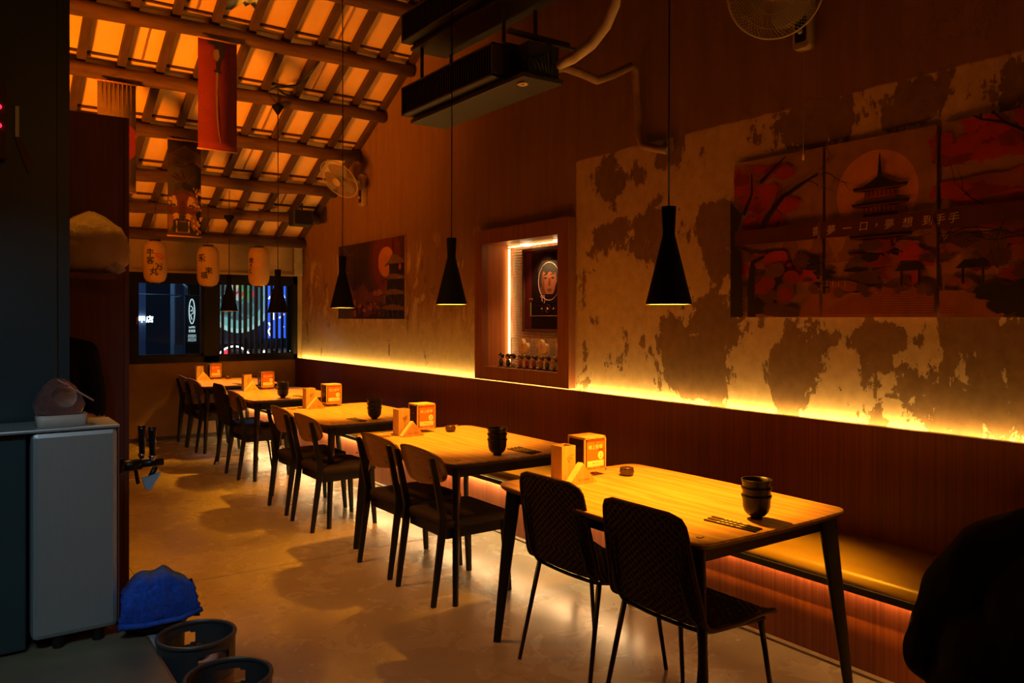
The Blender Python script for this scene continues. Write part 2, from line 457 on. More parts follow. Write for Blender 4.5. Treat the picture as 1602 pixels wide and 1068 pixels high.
for r_, (ya, yb) in enumerate(rows):
    for x0, x1 in zip(xs[1:], xs[:-1]):
        hole = (ya == 7.44 and 1.55 < (x0+x1)/2 < 2.4)
        yb2 = yb
        p = [(x0+.004, ya-.004), (x1-.004, ya-.004), (x1-.004, yb2+.004), (x0+.004, yb2+.004)]
        if hole:
            m_ = 9; top = []
            for k in range(m_+1):
                t = k/m_; top.append((x1-.004-(x1-x0-.008)*t, 7.25+random.uniform(-.035, .03)-.05*math.sin(t*5)))
            p = p[:2]+top
        off = .137+random.uniform(0, .006)
        n = len(p)
        vs = [RP(a, b, off) for a, b in p]+[RP(a, b, off+.012) for a, b in p]
        mb = MB(); mb.add(vs, [list(range(n))[::-1], list(range(n, 2*n))]+[(i, (i+1) % n, n+(i+1) % n, n+i) for i in range(n)])
        mb.build('board', BOARD, CE)
    # lath lying just up the slope from each purlin
    if r_ > 0:
        a, b = RP(-2.2, ya-.075, .115), RP(3.99, ya-.075, .115)
        MB().hexa([a, b, b+sdir*.018, a+sdir*.018], [a+ndir*.022, b+ndir*.022, b+sdir*.018+ndir*.022, a+sdir*.018+ndir*.022]).build('lath', RAFT, CE)
# thin joint cover strips seen on some bays
for (x, r_) in ((3.12, 4), (3.79-.67, 5), (2.12, 4), (2.80, 3), (2.80, 2), (3.45, 1), (1.45, 4), (1.45, 3), (2.12, 2), (1.78, 5)):
    ya, yb = rows[r_]; a = RP(x, ya-.1, .128); b = RP(x, yb+.07, .128)
    MB().hexa([a, a+Vector((.014, 0, 0)), b+Vector((.014, 0, 0)), b], [p+ndir*.01 for p in (a, a+Vector((.014, 0, 0)), b+Vector((.014, 0, 0)), b)]).build('cover_strip', LATH, CE)
# corrugated sheet seen through the torn board
cs = MB(); vs = []; n = 48
for k in range(n+1):
    x = 1.5+.95*k/n; o = .185+.012*math.sin(k*PI/3)
    vs += [RP(x, 7.42, o), RP(x, 6.72, o)]
cs.add(vs, [(2*k, 2*k+2, 2*k+3, 2*k+1) for k in range(n)], None, True)
cs.build('corrugated_sheet', M('green_sheet', (.45, .55, .48), rough=.4), CE)
lamp('POINT', 'roof_gap_fill', tuple(RP(2.17, 7.02, .155)), None, .07, (.6, .9, 1), shadow_soft_size=.02)  # cool lights added inside the roof cavity to brighten the sheet
lamp('POINT', 'roof_gap_fill_2', tuple(RP(1.83, 7.02, .155)), None, .07, (.6, .9, 1), shadow_soft_size=.02)

# ------------------------------------------------------------ window and the street beyond
BLKF = M('window_frame_black', (.005, .005, .006), rough=.6, spec=.2)
wf = MB()
def bar(x0, x1, z0, z1, y0=D-.02, y1=D+.1): wf.box(x0, x1, y0, y1, z0, z1)
bar(WX0, WX1, WZ0, WZ0+.075); bar(WX0, WX1, WZ1-.11, WZ1); bar(WX0, WX0+.08, WZ0, WZ1); bar(WX1-.06, WX1, WZ0, WZ1); bar(2.68, 2.86, WZ0, WZ1)
WN = struct(wf.build('window_1', BLKF))
MB().box(1.36, 1.90, D-.01, D+.05, 1.05, 2.02).box(1.9, 2.68, D-.005, D+.05, 1.05, 1.085).box(1.9, 2.68, D-.005, D+.05, 1.99, 2.02).box(2.64, 2.68, D-.005, D+.05, 1.05, 2.02).build('sash', BLKF, WN)
MB().box(2.86, 3.87, D-.005, D+.05, 1.045, 1.07).box(2.86, 3.87, D-.005, D+.05, 1.99, 2.02).box(2.86, 2.885, D-.005, D+.05, 1.05, 2.02).box(3.85, 3.87, D-.005, D+.05, 1.05, 2.02).build('sash', BLKF, WN)
MB().box(WX0+.05, 3.87, D+.03, D+.036, 1.05, 2.02).build('pane', glass('window_glass', (.01, .02, .03), .03, .05), WN)
MB().box(1.87, 1.885, D-.03, D-.01, 1.47, 1.56).build('window_latch', M('latch', (.5, .25, .12), rough=.3, metal=.5), WN)

# louvre slats outside the right pane
SLAT = M('slat_blue_black', (.012, .018, .04), rough=.6)
LV = thing('louvre_screen', 'dark upright louvre slats outside the right window pane', 'screen', (3.3, D+.32, .0))
for cx in (150, 235, 303, 374, 442, 511, 580, 651, 712, 780, 845, 915, 990):
    p = on_y(330+cx/8.215, 500, D+.32); q = .021 if cx in (442, 580, 990) else .015
    MB().box(p.x-3.3-q, p.x-3.3+q, -.02, .02, .85, 2.3).build('slat', SLAT, LV)
MB().box(-.65, .75, -.025, .025, 2.3, 2.36).build('rail', SLAT, LV); MB().box(-.65, .75, -.025, .025, .79, .85).build('rail', SLAT, LV)
MB().box(-.62, -.58, -.02, .02, -.3, .79).build('post', SLAT, LV); MB().box(.68, .72, -.02, .02, -.3, .79).build('post', SLAT, LV)

STREET = M('night_asphalt', (.05, .06, .08), (.09, .10, .12), 2.5, rough=.6)
struct(MB().box(-8, 12, D+.2, 26, -.35, -.3).build('ground', STREET))
FAC = M('night_facade', (.07, .10, .20), (.045, .07, .14), 1.2, rough=.8)
FAC2 = M('night_facade_grey', (.10, .14, .17), (.08, .11, .14), 1, (8, 8, .3), .8)
b1 = MB()
b1.box(-4, 2.95, 16, 16.3, -.3, 6)
tag(b1.build('building', FAC), 'dark blue night facade across the street, seen through the left pane', 'building')
# corner column and sign board of the neighbouring shop
a = on_y(272, 500, 13.6).x; b = on_y(289, 500, 13.6).x
tag(MB().box(a, b, 13.6, 13.85, -.3, 4).build('pillar', FAC2), 'grey blue pillar outside, left of the oval sign board', 'pillar')
a = on_y(290, 500, 13.2); b = on_y(335, 500, 13.2)
SB = thing('sign_board', 'dark board with a white oval emblem outside the left pane', 'sign', (a.x, 13.2, 0))
MB().box(0, b.x-a.x, 0, .1, .93, 2.13).build('panel', M('sign_navy', (.02, .03, .045), rough=.5), SB)
GLOW = emis('cool_sign_glow', (.65, .95, 1), 1.1)
sx = Matrix.Translation(Vector((-a.x, -13.2, 0)))
g = MB(); c0 = on_y(300, 487, 13.2); rx = .042; rz = .195
g.tube([(c0.x-a.x+rx*math.cos(t), -.01, c0.z+rz*math.sin(t)) for t in [2*PI*k/28 for k in range(28)]], .006, 5, None, False, True)
g.build('oval_emblem', GLOW, SB)
g = MB(); F_ = frame((c0.x-a.x, -.012, c0.z), (1, 0, 0), (0, 0, 1))
g.tube([(c0.x-a.x+q*.02, -.012, c0.z+h) for q, h in ((-1, .09), (1, .05), (-1, .0), (1, .02), (1, -.03), (-1, -.05), (0, -.13))], .005, 5)
g.text('ImMKI', .05, GLOW, F_, 0, -.25, 0, 0, .7); g.text('茶專賣', .05, GLOW, F_, 0, -.31, 0, 0, .7); g.text('川川川', .06, GLOW, F_, 0, -.39, 0, 0, .7); g.text('川三川', .06, GLOW, F_, 0, -.45, 0, 0, .7)
g.build('lettering', GLOW, SB)
MB().box(.0, b.x-a.x, -.01, .12, .88, .93).build('ledge', M('ledge_warm', (.30, .17, .1), rough=.7), SB)
MB().box(-.02, b.x-a.x, .0, .12, -.3, .88).build('base', M('navy_base', (.03, .035, .09), rough=.7), SB)
a = on_y(294, 461, 12.9); b = on_y(314, 452, 12.9)
tag(MB().box(a.x, b.x, 12.9, 13.15, a.z, b.z+.05).box(a.x+.02, b.x-.02, 12.88, 12.9, a.z+.03, b.z+.02).build('air_conditioner', M('ac_out', (.01, .015, .02))), 'dark outdoor air conditioner box above the oval sign board', 'air conditioner')
p = on_y(223, 499, 15.96)
g = MB(); g.text('逢甲店', .135, GLOW, FRONT(p.x-.01, 15.96, p.z), 0, 0, 0, 0)
GW = emis('white_sign_glow', (.75, .95, 1), 7)
ob = MB(); ob.v, ob.f, ob.mi, ob.sm = g.v, g.f, g.mi, g.sm
o = ob.build('sign_lettering', GW); tag(o, 'glowing white sign lettering at the left edge of the left pane', 'sign')
md = o.modifiers.new('s', 'SOLIDIFY'); md.thickness = .03
# cables
g = MB()
g.tube([on_y(216, 460, 13), on_y(260, 461, 12.9), on_y(335, 463, 12.8)], .008, 5)
g.tube([on_y(272, 465, 13), on_y(290, 462, 12.9)], .008, 5)
g.tube([on_y(283, 440, 13), on_y(296, 452, 12.95), on_y(296, 462, 12.9)], .02, 6)
tag(g.build('street_cable', M('cable_grey', (.08, .1, .12))), 'overhead cable crossing outside the left pane', 'cable')
tag(MB().box(1.5, 3.2, 14.9, 15.6, -.3, .45).build('planter_wall', FAC2), 'low grey kerb wall across the street, seen at the foot of the left pane', 'wall')

# bowl billboard behind the louvres
TEAL = emis('bowl_teal', (.30, .75, .72), .55); TEAL2 = emis('bowl_rim', (.45, .85, .8), .75); INNER = emis('bowl_soup', (.10, .22, .24), .5)
c0 = on_y(374, 467, 13.4); R0 = 52*13.0/FPX
BB = thing('bowl_billboard', 'lit billboard of a big noodle bowl behind the louvre slats', 'billboard', (c0.x, 13.4, c0.z))
for q in (-.8, .4): MB().box(q-.04, q+.04, .12, .2, -.3-c0.z, .6).box(q-.04, q+.04, .09, .2, .5, .6).build('post', SLAT, BB)
MB().box(-1.0, .60, .02, .1, -.75, .8).build('panel', M('bb_back', (.06, .07, .10)), BB)
g = MB()
ell = lambda rx, rz, cx=0, cz=0, n=36: [(cx+rx*math.cos(2*PI*k/n), cz+rz*math.sin(2*PI*k/n)) for k in range(n)]
F0 = frame((0, 0, 0), (1, 0, 0), (0, 0, 1))
g.poly(ell(R0, R0*1.05), .0, TEAL2, F0); g.poly(ell(R0*.88, R0*.92), .002, TEAL, F0); g.poly(ell(R0*.74, R0*.72, 0, .03), .004, INNER, F0)
random.seed(5)
for cname, cc, st, nn in (('egg', (.8, .7, .25), .7, 5), ('greens', (.1, .45, .15), .6, 6), ('meat', (.6, .08, .06), .6, 4), ('white', (.7, .8, .75), .6, 5)):
    mt = emis('food_'+cname, cc, st)
    for k in range(nn):
        t = random.uniform(0, 2*PI); q = random.uniform(.0, .48)*R0
        px, pz_ = q*math.cos(t), abs(q*math.sin(t))*.9+.02
        pp = [(px+random.uniform(.5, 1)*.085*math.cos(2*PI*j/9), pz_+random.uniform(.5, 1)*.085*math.sin(2*PI*j/9)) for j in range(9)]
        g.poly(pp, .006+.0005*k, mt, F0)
for q in (-.2, .12):
    g.tube([F0 @ Vector((q+.13*math.cos(t), -.17+.12*math.sin(t), .007)) for t in [2*PI*k/20 for k in range(20)]], .02, 5, emis('swirl%d' % int(q*10), (.15, .4, .4), .5), False, True)
g.build('bowl_picture', TEAL, BB)
c1 = on_y(432, 486, 13.2)
BS = thing('blue_sign', 'bright blue light box sign behind the right end of the louvres', 'sign', (c1.x, 13.2, c1.z))
hw = 15.5*13/FPX; hh = 44*13/FPX
MB().box(-.03, .03, .1, .16, -.3-c1.z, hh*.5).build('post', SLAT, BS)
MB().box(-hw, hw, 0, .1, -hh, hh).build('light_box', emis('blue_box', (.03, .12, 1), 1.2), BS)
g = MB(); F1 = frame((0, -.012, 0), (1, 0, 0), (0, 0, 1)); WG = emis('white_neon', (.8, .9, 1), 3)
for pts in (((-.1, .45), (-.06, .3), (-.13, .2)), ((.0, .42), (.12, .46), (.08, .35), (.14, .22)), ((-.05, -.02), (-.05, -.15)), ((-.13, -.2), (-.09, -.27), (-.14, -.34), (-.1, -.42)), ((.07, -.02), (.13, -.06), (.05, -.12)), ((.12, -.26), (.09, -.38))):
    g.tube([F1 @ Vector((a_, b_, 0)) for a_, b_ in pts], .012, 5)
g.build('white_strokes', WG, BS)
g = MB(); c2 = on_y(366, 565, 13.22)
g.tube([(c2.x+.36*math.cos(t), 13.22, c2.z-.02+.36*1.35*math.sin(t)-.22) for t in [PI*(.05+.9*k/24) for k in range(25)]], .012, 6)
g.tube([on_y(409, 553, 13.22), on_y(413, 549, 13.22), on_y(420, 554.5, 13.22), on_y(448, 554.5, 13.22), on_y(453, 548, 13.22)], .014, 6)
tag(g.build('neon_arc', emis('neon', (.9, 1, 1), 5)), 'white neon arc glowing low behind the louvre slats', 'neon light')
p = on_y(355, 552, 13.2)
g = MB(); g.box(p.x-.03, p.x+.03, 13.2, 13.25, p.z-.05, p.z+.05)
tag(g.build('red_tag_sign', emis('red_tag', (1, .05, .08), 1.2)), 'tiny red sign under the neon arc', 'sign')
tag(MB().box(3.75, 6.2, 13.3, 13.38, -.3, 1.02).box(3.75, 6.2, 13.25, 13.3, .99, 1.03).build('street_counter', M('warm_counter', (.10, .08, .09), rough=.7)), 'dim street counter front below the noodle bowl billboard', 'counter')

# ------------------------------------------------------------ banquette
BN = thing('banquette_bench', 'long built-in bench with olive vinyl seat and red veneer back along the right wall', 'bench', (3.6, 4.1, 0))
def bl(mb): # to local
    t = Vector((-3.6, -4.1, 0)); mb.v = [v+t for v in mb.v]; return mb
Y0, Y1 = -1.2, D-.01
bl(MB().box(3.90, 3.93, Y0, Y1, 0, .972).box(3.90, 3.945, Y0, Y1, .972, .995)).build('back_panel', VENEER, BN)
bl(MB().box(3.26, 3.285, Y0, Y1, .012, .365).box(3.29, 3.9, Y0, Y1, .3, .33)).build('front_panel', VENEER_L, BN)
bl(MB().box(3.24, 3.9, Y0, Y1, .366, .383).box(3.212, 3.226, Y0, Y1, .355, .383)).build('seat_board', BLACKW, BN)
g = MB(); prof = [(3.895, .384), (3.225, .384), (3.212, .395), (3.210, .415), (3.222, .437), (3.245, .449), (3.30, .452), (3.6, .438), (3.895, .414)]
vs = [(x, y, z) for y in (Y0, Y1) for x, z in prof]; n = len(prof)
g.add(vs, [list(range(n)), list(range(n, 2*n))[::-1]]); g.add(vs, [(i, n+i, n+(i+1) % n, (i+1) % n) for i in range(n)], None, True)
bl(g).build('seat_cushion', LEATHER, BN)
bl(MB().box(3.946, 3.998, Y0, Y1, .955, .962)).build('cove_shelf', BLACKW, BN)
bl(MB().box(3.956, 3.984, Y0, Y1, .978, .988)).build('light_strip', LED, BN, label='glowing warm light strip')
bl(MB().box(3.232, 3.246, 3.3, Y1, .359, .365)).build('seat_light_strip', LEDS, BN, label='glowing warm light strip')
bl(MB().box(3.232, 3.246, Y0, 3.3, .359, .365)).build('seat_light_strip', emis('led_seat_dim', (1, .45, .12), 26), BN, label='dimmer run of the light strip')
struct(MB().box(3.225, 3.262, Y0, Y1, 0, .012).build('trim_3', M('floor_strip', (.35, .26, .18), rough=.6)))

# ------------------------------------------------------------ niche
o = nb.build('niche_lining', NICHEW); 
fr = MB()
x0, x1 = 3.93, W
for (a, b, c, d) in ((4.79, 6.15, 1.0, 1.115), (4.79, 6.15, 2.22, 2.345), (4.79, 4.93, 1.115, 2.22), (6.03, 6.15, 1.115, 2.22)):
    fr.box(x0, x1+.001, a, b, c, d)
NI = struct(fr.build('trim_4', M('niche_frame_veneer', (.24, .08, .035), (.16, .048, .02), 3, (20, 20, .5), .4)))
o.parent = NI
IRI = NX('ribbed_shimmer_panel')
cz = IRI.coord((1, 1, 1)); nn = IRI.noise(IRI.coord((1, 9, 1.2)), 3, 6); n2 = IRI.noise(IRI.coord((1, 16, 2), (5, 5, 5)), 3, 4)
IRI.base(IRI.mix(IRI.step(n2, .5, .62), IRI.mix(IRI.step(nn, .45, .6), (.48, .22, .16), (.34, .10, .07)), (.22, .38, .36))); IRI.rough(.4)
g = MB(); n = 90
vs = []
for k in range(n+1):
    z = NZ0+(NZ1-NZ0)*k/n; xx = 4.245-.006*(k % 2)
    vs += [(xx, NY0, z), (xx, NY1, z)]
g.add(vs, [(2*k, 2*k+1, 2*k+3, 2*k+2) for k in range(n)])
g.build('ribbed_back', IRI.m, NI)
g = MB().box(4.212, 4.228, 6.0, 6.015, NZ0+.03, NZ1-.03).box(4.20, 4.225, NY0+.02, 6.0, NZ1-.02, NZ1-.008)
g.build('light_strip', LEDN, NI, label='glowing warm light strip')
for y in (5.62, 5.15):
    MB().box(4.10, 4.16, y-.05, y+.05, NZ1-.035, NZ1-.012).build('spot_lamp', emis('niche_spot', (1, .7, .35), 3), NI)
lamp('SPOT', 'niche_spot_light', (4.07, 5.42, 2.17), (4.15, 5.42, 1.1), 24, (1, .55, .2), shadow_soft_size=.02, spot_size=1.9, spot_blend=.6)
# framed poster
PF = thing('framed_poster', 'dark framed portrait poster with player buttons inside the niche', 'poster', (4.2, 5.35, 1.43))
g = MB(); py0, py1, pz0, pz1 = -.43, .43, 0, .74
g.box(0, .035, py0, py0+.025, pz0, pz1).box(0, .035, py1-.025, py1, pz0, pz1).box(0, .035, py0, py1, pz0, pz0+.025).box(0, .035, py0, py1, pz1-.025, pz1)
g.build('frame', M('poster_frame', (.09, .03, .018), rough=.4), PF, bevel=.002)
F = WALLF(.0, 0, 0)
g = MB(); DK = M('poster_dark', (.014, .006, .006), rough=.12); DR = M('poster_red', (.09, .012, .012), rough=.15)
FS = M('poster_face', (.22, .07, .035), rough=.3); FSH = M('poster_face_shade', (.12, .04, .02), rough=.2); GR = M('poster_green', (.25, .4, .08), rough=.3); RG = M('poster_ring', (.5, .3, .25), rough=.3)
P = frame((.012, 0, 0), (0, -1, 0), (0, 0, 1)); P0 = P
g.poly([(-.40, .025), (.40, .025), (.40, .715), (-.40, .715)], 0, DR, P)
g.poly([(-.30, .03), (.40, .03), (.40, .70), (-.30, .70)], .001, DK, P)
P = P0 @ Matrix.Translation((-.065, 0, 0))
g.poly([(-.13, .42), (.17, .42), (.18, .55), (.13, .62), (-.08, .62), (-.14, .55)], .0015, INK, P)
g.poly([(.02+.10*math.cos(t)*(1 if math.sin(t) > 0 else 1-.28*abs(math.sin(t))), .44+.15*math.sin(t)) for t in [2*PI*k/30 for k in range(30)]], .002, FS, P)
g.poly([(-.09, .52), (-.06, .535), (-.02, .50), (.03, .525), (.08, .505), (.13, .53), (.14, .60), (-.1, .60)], .0025, INK, P)
g.poly([(-.08, .52), (-.05, .47), (-.045, .38), (-.01, .31), (-.04, .30), (-.09, .42)], .0022, FSH, P)
for q in (-.03, .07): g.poly(ell(.022, .009, q, .47), .003, INK, P); g.poly([(q-.03, .495), (q+.03, .50), (q+.03, .508), (q-.03, .503)], .003, INK, P)
g.poly([(.015, .47), (.035, .47), (.045, .41), (.02, .40), (.005, .41)], .003, FSH, P)
g.poly(ell(.035, .013, .025, .365), .003, FSH, P); g.poly([(-.10, .42), (-.07, .36), (-.02, .30), (-.06, .30), (-.11, .35)], .003, FSH, P)
g.poly([(-.09, .33), (.13, .33), (.2, .25), (-.16, .25)], .0035, DK, P)
g.tube([P @ Vector((.02+.15*math.cos(t), .44+.165*math.sin(t), .004)) for t in [2*PI*k/32 for k in range(32)]], .003, 4, RG, False, True)
g.tube([P @ Vector((.0+.035*math.cos(t), .205+.035*math.sin(t), .004)) for t in [2*PI*k/16 for k in range(16)]], .003, 4, DR, False, True)
g.poly([(-.012, .19), (.02, .205), (-.012, .22)], .004, RG, P); g.poly([(-.10, .205), (-.075, .195), (-.075, .215)], .004, RG, P); g.poly([(.10, .205), (.075, .195), (.075, .215)], .004, RG, P)
g.poly([(-.26, .14), (.26, .14), (.26, .144), (-.26, .144)], .004, RG, P); g.poly([(-.25, .15), (-.235, .15), (-.235, .26), (-.25, .26)], .004, GR, P)
g.text('YJ', .08, RG, P, -.07, .285, .15, .004); g.text('song', .03, RG, P, -.24, .29, 0, .004)
g.build('print', DK, PF)
P = P0
g = MB(); g.add([P @ Vector(q) for q in ((-.40, .025, .012), (.40, .025, .012), (.40, .715, .012), (-.40, .715, .012))], [(0, 1, 2, 3)])
g.build('glass', glass('poster_glass', (.02, .01, .01), .05, .03), PF)
# clear boxes with heart fans
ACR = glass('clear_acrylic', (1, .9, .8), .03, .10); HEART = M('heart_cream', (.85, .62, .36), rough=.25); PINK = M('pink_ink', (.8, .05, .18)); ACE = M('acrylic_edge', (.8, .62, .45), rough=.2)
hp = [(.055*.95*(math.sin(t)**3), .055*(.8125*math.cos(t)-.3125*math.cos(2*t)-.125*math.cos(3*t)-.0625*math.cos(4*t))) for t in [2*PI*k/30 for k in range(30)]]
YB = [(on_x(q0, 540, 4.14).y+on_x(q1, 540, 4.14).y)/2 for q0, q1 in ((806.5, 832.5), (835, 864), (866, 895))]
HB = abs(on_x(806.5, 540, 4.14).y-on_x(832.5, 540, 4.14).y)/2
for k, (y, lb) in enumerate(((YB[0], 'left of the three clear boxes, holding a cream heart on a stick'), (YB[1], 'middle of the three clear boxes, holding a cream heart on a stick'), (max(YB[2], 4.95+HB), 'right clear box with a cream heart, half behind the niche frame'))):
    t = thing('display_box', lb, 'box', (4.14, y, NZ0), 0, 'clear heart boxes in the niche')
    MB().box(-.045, .045, -HB, HB, .008, .26).build('clear_case', ACR, t)
    g = MB()
    for (yy, xx) in ((-HB, -.045), (HB, -.045), (-HB, .045), (HB, .045)): g.box(xx-.002, xx+.002, yy-.002, yy+.002, 0, .262)
    g.box(-.047, .047, -HB-.002, HB+.002, 0, .008).box(-.047, -.043, -HB-.002, HB+.002, .258, .262); g.build('case_edges', ACE, t)
    g = MB(); hf = frame((0, 0, .18), (.0, -1, 0), (0, 0, 1)) @ Matrix.Rotation(-.5, 4, 'Z') @ Matrix.Scale(1.45, 4)
    g.prism(hp, -.012, .012, None, hf, True); g.build('heart', HEART, t, bevel=.004)
    g = MB(); g.text('心愛', .03, None, hf, -.012, 0, .7, .0135); g.build('heart_lettering', PINK, t)
    MB().tube([(0, -.02, .12), (0, -.03, .01)], .014, 10).build('stick', HEART, t)
# figurines
random.seed(11)
shirt = [M('toy_shirt_%d' % i, c, rough=.4) for i, c in enumerate([(.03, .06, .04), (.03, .03, .03), (.7, .65, .6), (.45, .15, .05), (.35, .02, .03), (.25, .1, .05), (.3, .2, .12), (.06, .06, .08), (.4, .3, .2), (.03, .04, .06)])]
TH = [M('toy_hair', (.02, .012, .008), rough=.25), M('toy_hair_brown', (.12, .05, .02), rough=.25)]
TSK = M('toy_skin', (.7, .38, .22), rough=.4)
desc = ['dark green', 'black', 'white', 'orange', 'dark red', 'brown', 'tan', 'charcoal', 'beige', 'navy']
fu = [784, 795, 802, 814, 824.5, 835.5, 846, 856, 867, 877.5]
ordw = ['first', 'second', 'third', 'fourth', 'fifth', 'sixth', 'seventh', 'eighth', 'ninth', 'tenth']
for k in range(10):
    x = 4.045+(.02 if k in (2,) else 0); p = on_x(fu[k], 575, x)
    t = thing('figurine', 'tiny dark-haired figurine in %s, %s from the left in the niche' % (desc[k], ordw[k]), 'figurine', (x, min(max(p.y, 4.965), 6.0), NZ0), 0, 'figurines in the niche')
    t.scale = (1.35, 1.35, 1.32)
    MB().lathe([(.001, 0), (.024, 0), (.024, .006), (.001, .006)], 14).build('base', INK, t)
    g = MB(); g.lathe([(.001, .006), (.012, .008), (.015, .03), (.012, .048), (.004, .052)], 10).ball((0, .014, .034), (.005, .005, .014), None, 6, 4).ball((0, -.014, .034), (.005, .005, .014), None, 6, 4)
    g.build('body', shirt[k], t)
    g = MB().ball((-.002, 0, .068), (.017, .018, .018), None, 12, 8); g.build('face', TSK, t)
    g = MB().ball((.003, 0, .073), (.021, .023, .020), None, 12, 8)
    g.build('hair', TH[k in (3, 6, 8)], t)
    g = MB().ball((-.0185, .007, .066), .0022, None, 6, 4).ball((-.0185, -.007, .066), .0022, None, 6, 4); g.build('eyes', INK, t)

# ------------------------------------------------------------ tables
TH_ = .765
TW, TL = .90, 1.27
def outline(w_, l_, r=.055, bow=.018):
    pts = []
    base = rrect(-w_/2, w_/2, -l_/2, l_/2, r, 6)
    out = []
    for i, p in enumerate(base):   # subdivide long sides and bow them
        q = base[(i+1) % len(base)]; d = math.hypot(q[0]-p[0], q[1]-p[1]); k = max(1, int(d/.12))
        for j in range(k): out.append((p[0]+(q[0]-p[0])*j/k, p[1]+(q[1]-p[1])*j/k))
    for (x, y) in out:
        x2 = x*(1+bow*2/w_*(1-(2*y/l_)**2)); y2 = y*(1+bow*2/l_*(1-(2*x/w_)**2)); pts.append((x2, y2))
    return pts
def make_table():
    t = thing('dining_table', '', 'table')
    o = outline(TW, TL)
    MB().prism(o, TH_-.009, TH_, None, None, True).build('tabletop', TTOP, t)
    g = MB(); o2 = [(x*.997, y*.998) for x, y in o]; o3 = [(x*.965, y*.975) for x, y in o]
    n = len(o)
    g.add([(x, y, TH_-.009) for x, y in o2]+[(x, y, TH_-.016) for x, y in o2]+[(x, y, TH_-.03) for x, y in o3], [(i, n+i, n+(i+1) % n, (i+1) % n) for i in range(n)]+[(n+i, 2*n+i, 2*n+(i+1) % n, n+(i+1) % n) for i in range(n)]+[list(range(2*n, 3*n))], None, True)
    g.build('edge_band', EDGE, t)
    g = MB(); a, b = TW/2-.075, TL/2-.075
    g.box(-a, a, -b, -b+.02, TH_-.095, TH_-.028).box(-a, a, b-.02, b, TH_-.095, TH_-.028).box(-a, -a+.02, -b, b, TH_-.095, TH_-.028).box(a-.02, a, -b, b, TH_-.095, TH_-.028)
    g.box(-.02, .02, -b, b, TH_-.075, TH_-.045)
    g.build('apron', BLACKW, t)
    for sx_ in (-1, 1):
        for sy in (-1, 1):
            ax = Vector((sx_*.72, sy*.69, 0)).normalized(); pr = Vector((-ax.y, ax.x, 0))
            top = Vector((sx_*(TW/2-.062), sy*(TL/2-.062), TH_-.02)); bot = Vector((sx_*(TW/2-.012), sy*(TL/2+.012), 0))
            def ring(c, a_, b_): return [tuple(c+ax*a_*math.copysign(abs(math.cos(q))**.55, math.cos(q))+pr*b_*math.copysign(abs(math.sin(q))**.55, math.sin(q))) for q in [2*PI*(k+.5)/12 for k in range(12)]]
            g = MB(); R = [ring(bot, .018, .015), ring(bot.lerp(top, .85), .034, .019), ring(top, .037, .020)]
            vs = sum(R, []); m_ = 12
            g.add(vs, [(r*m_+k, r*m_+(k+1) % m_, (r+1)*m_+(k+1) % m_, (r+1)*m_+k) for r in range(2) for k in range(m_)], None, True)
            g.add(R[0], [list(range(12))[::-1]]); g.build('leg', BLACKW, t)
    return t
tabs = [(2.13, 1.87, 'nearest oak-topped table, with three nested black bowls at its right end', 0),
        (2.21, 3.68, 'second oak-topped table from the camera, two bent-plywood chairs in front', 0),
        (2.26, 5.56, 'middle oak-topped table of the five, level with the lit niche', 0),
        (2.335, 7.56, 'fourth oak-topped table, with one woven and one plywood chair', 0),
        (2.345, 9.42, 'farthest oak-topped table, by the window wall', 0)]
T0 = make_table(); TABS = []
for i, (x, y, lb, rz) in enumerate(tabs):
    loc = (x+TW/2, y+TL/2, 0)
    if i == 0: T0.location = loc; T0['label'] = lb; T0['group'] = 'dining tables along the bench'; TABS.append(T0)
    else: TABS.append(dup(T0, loc, 0, lb))

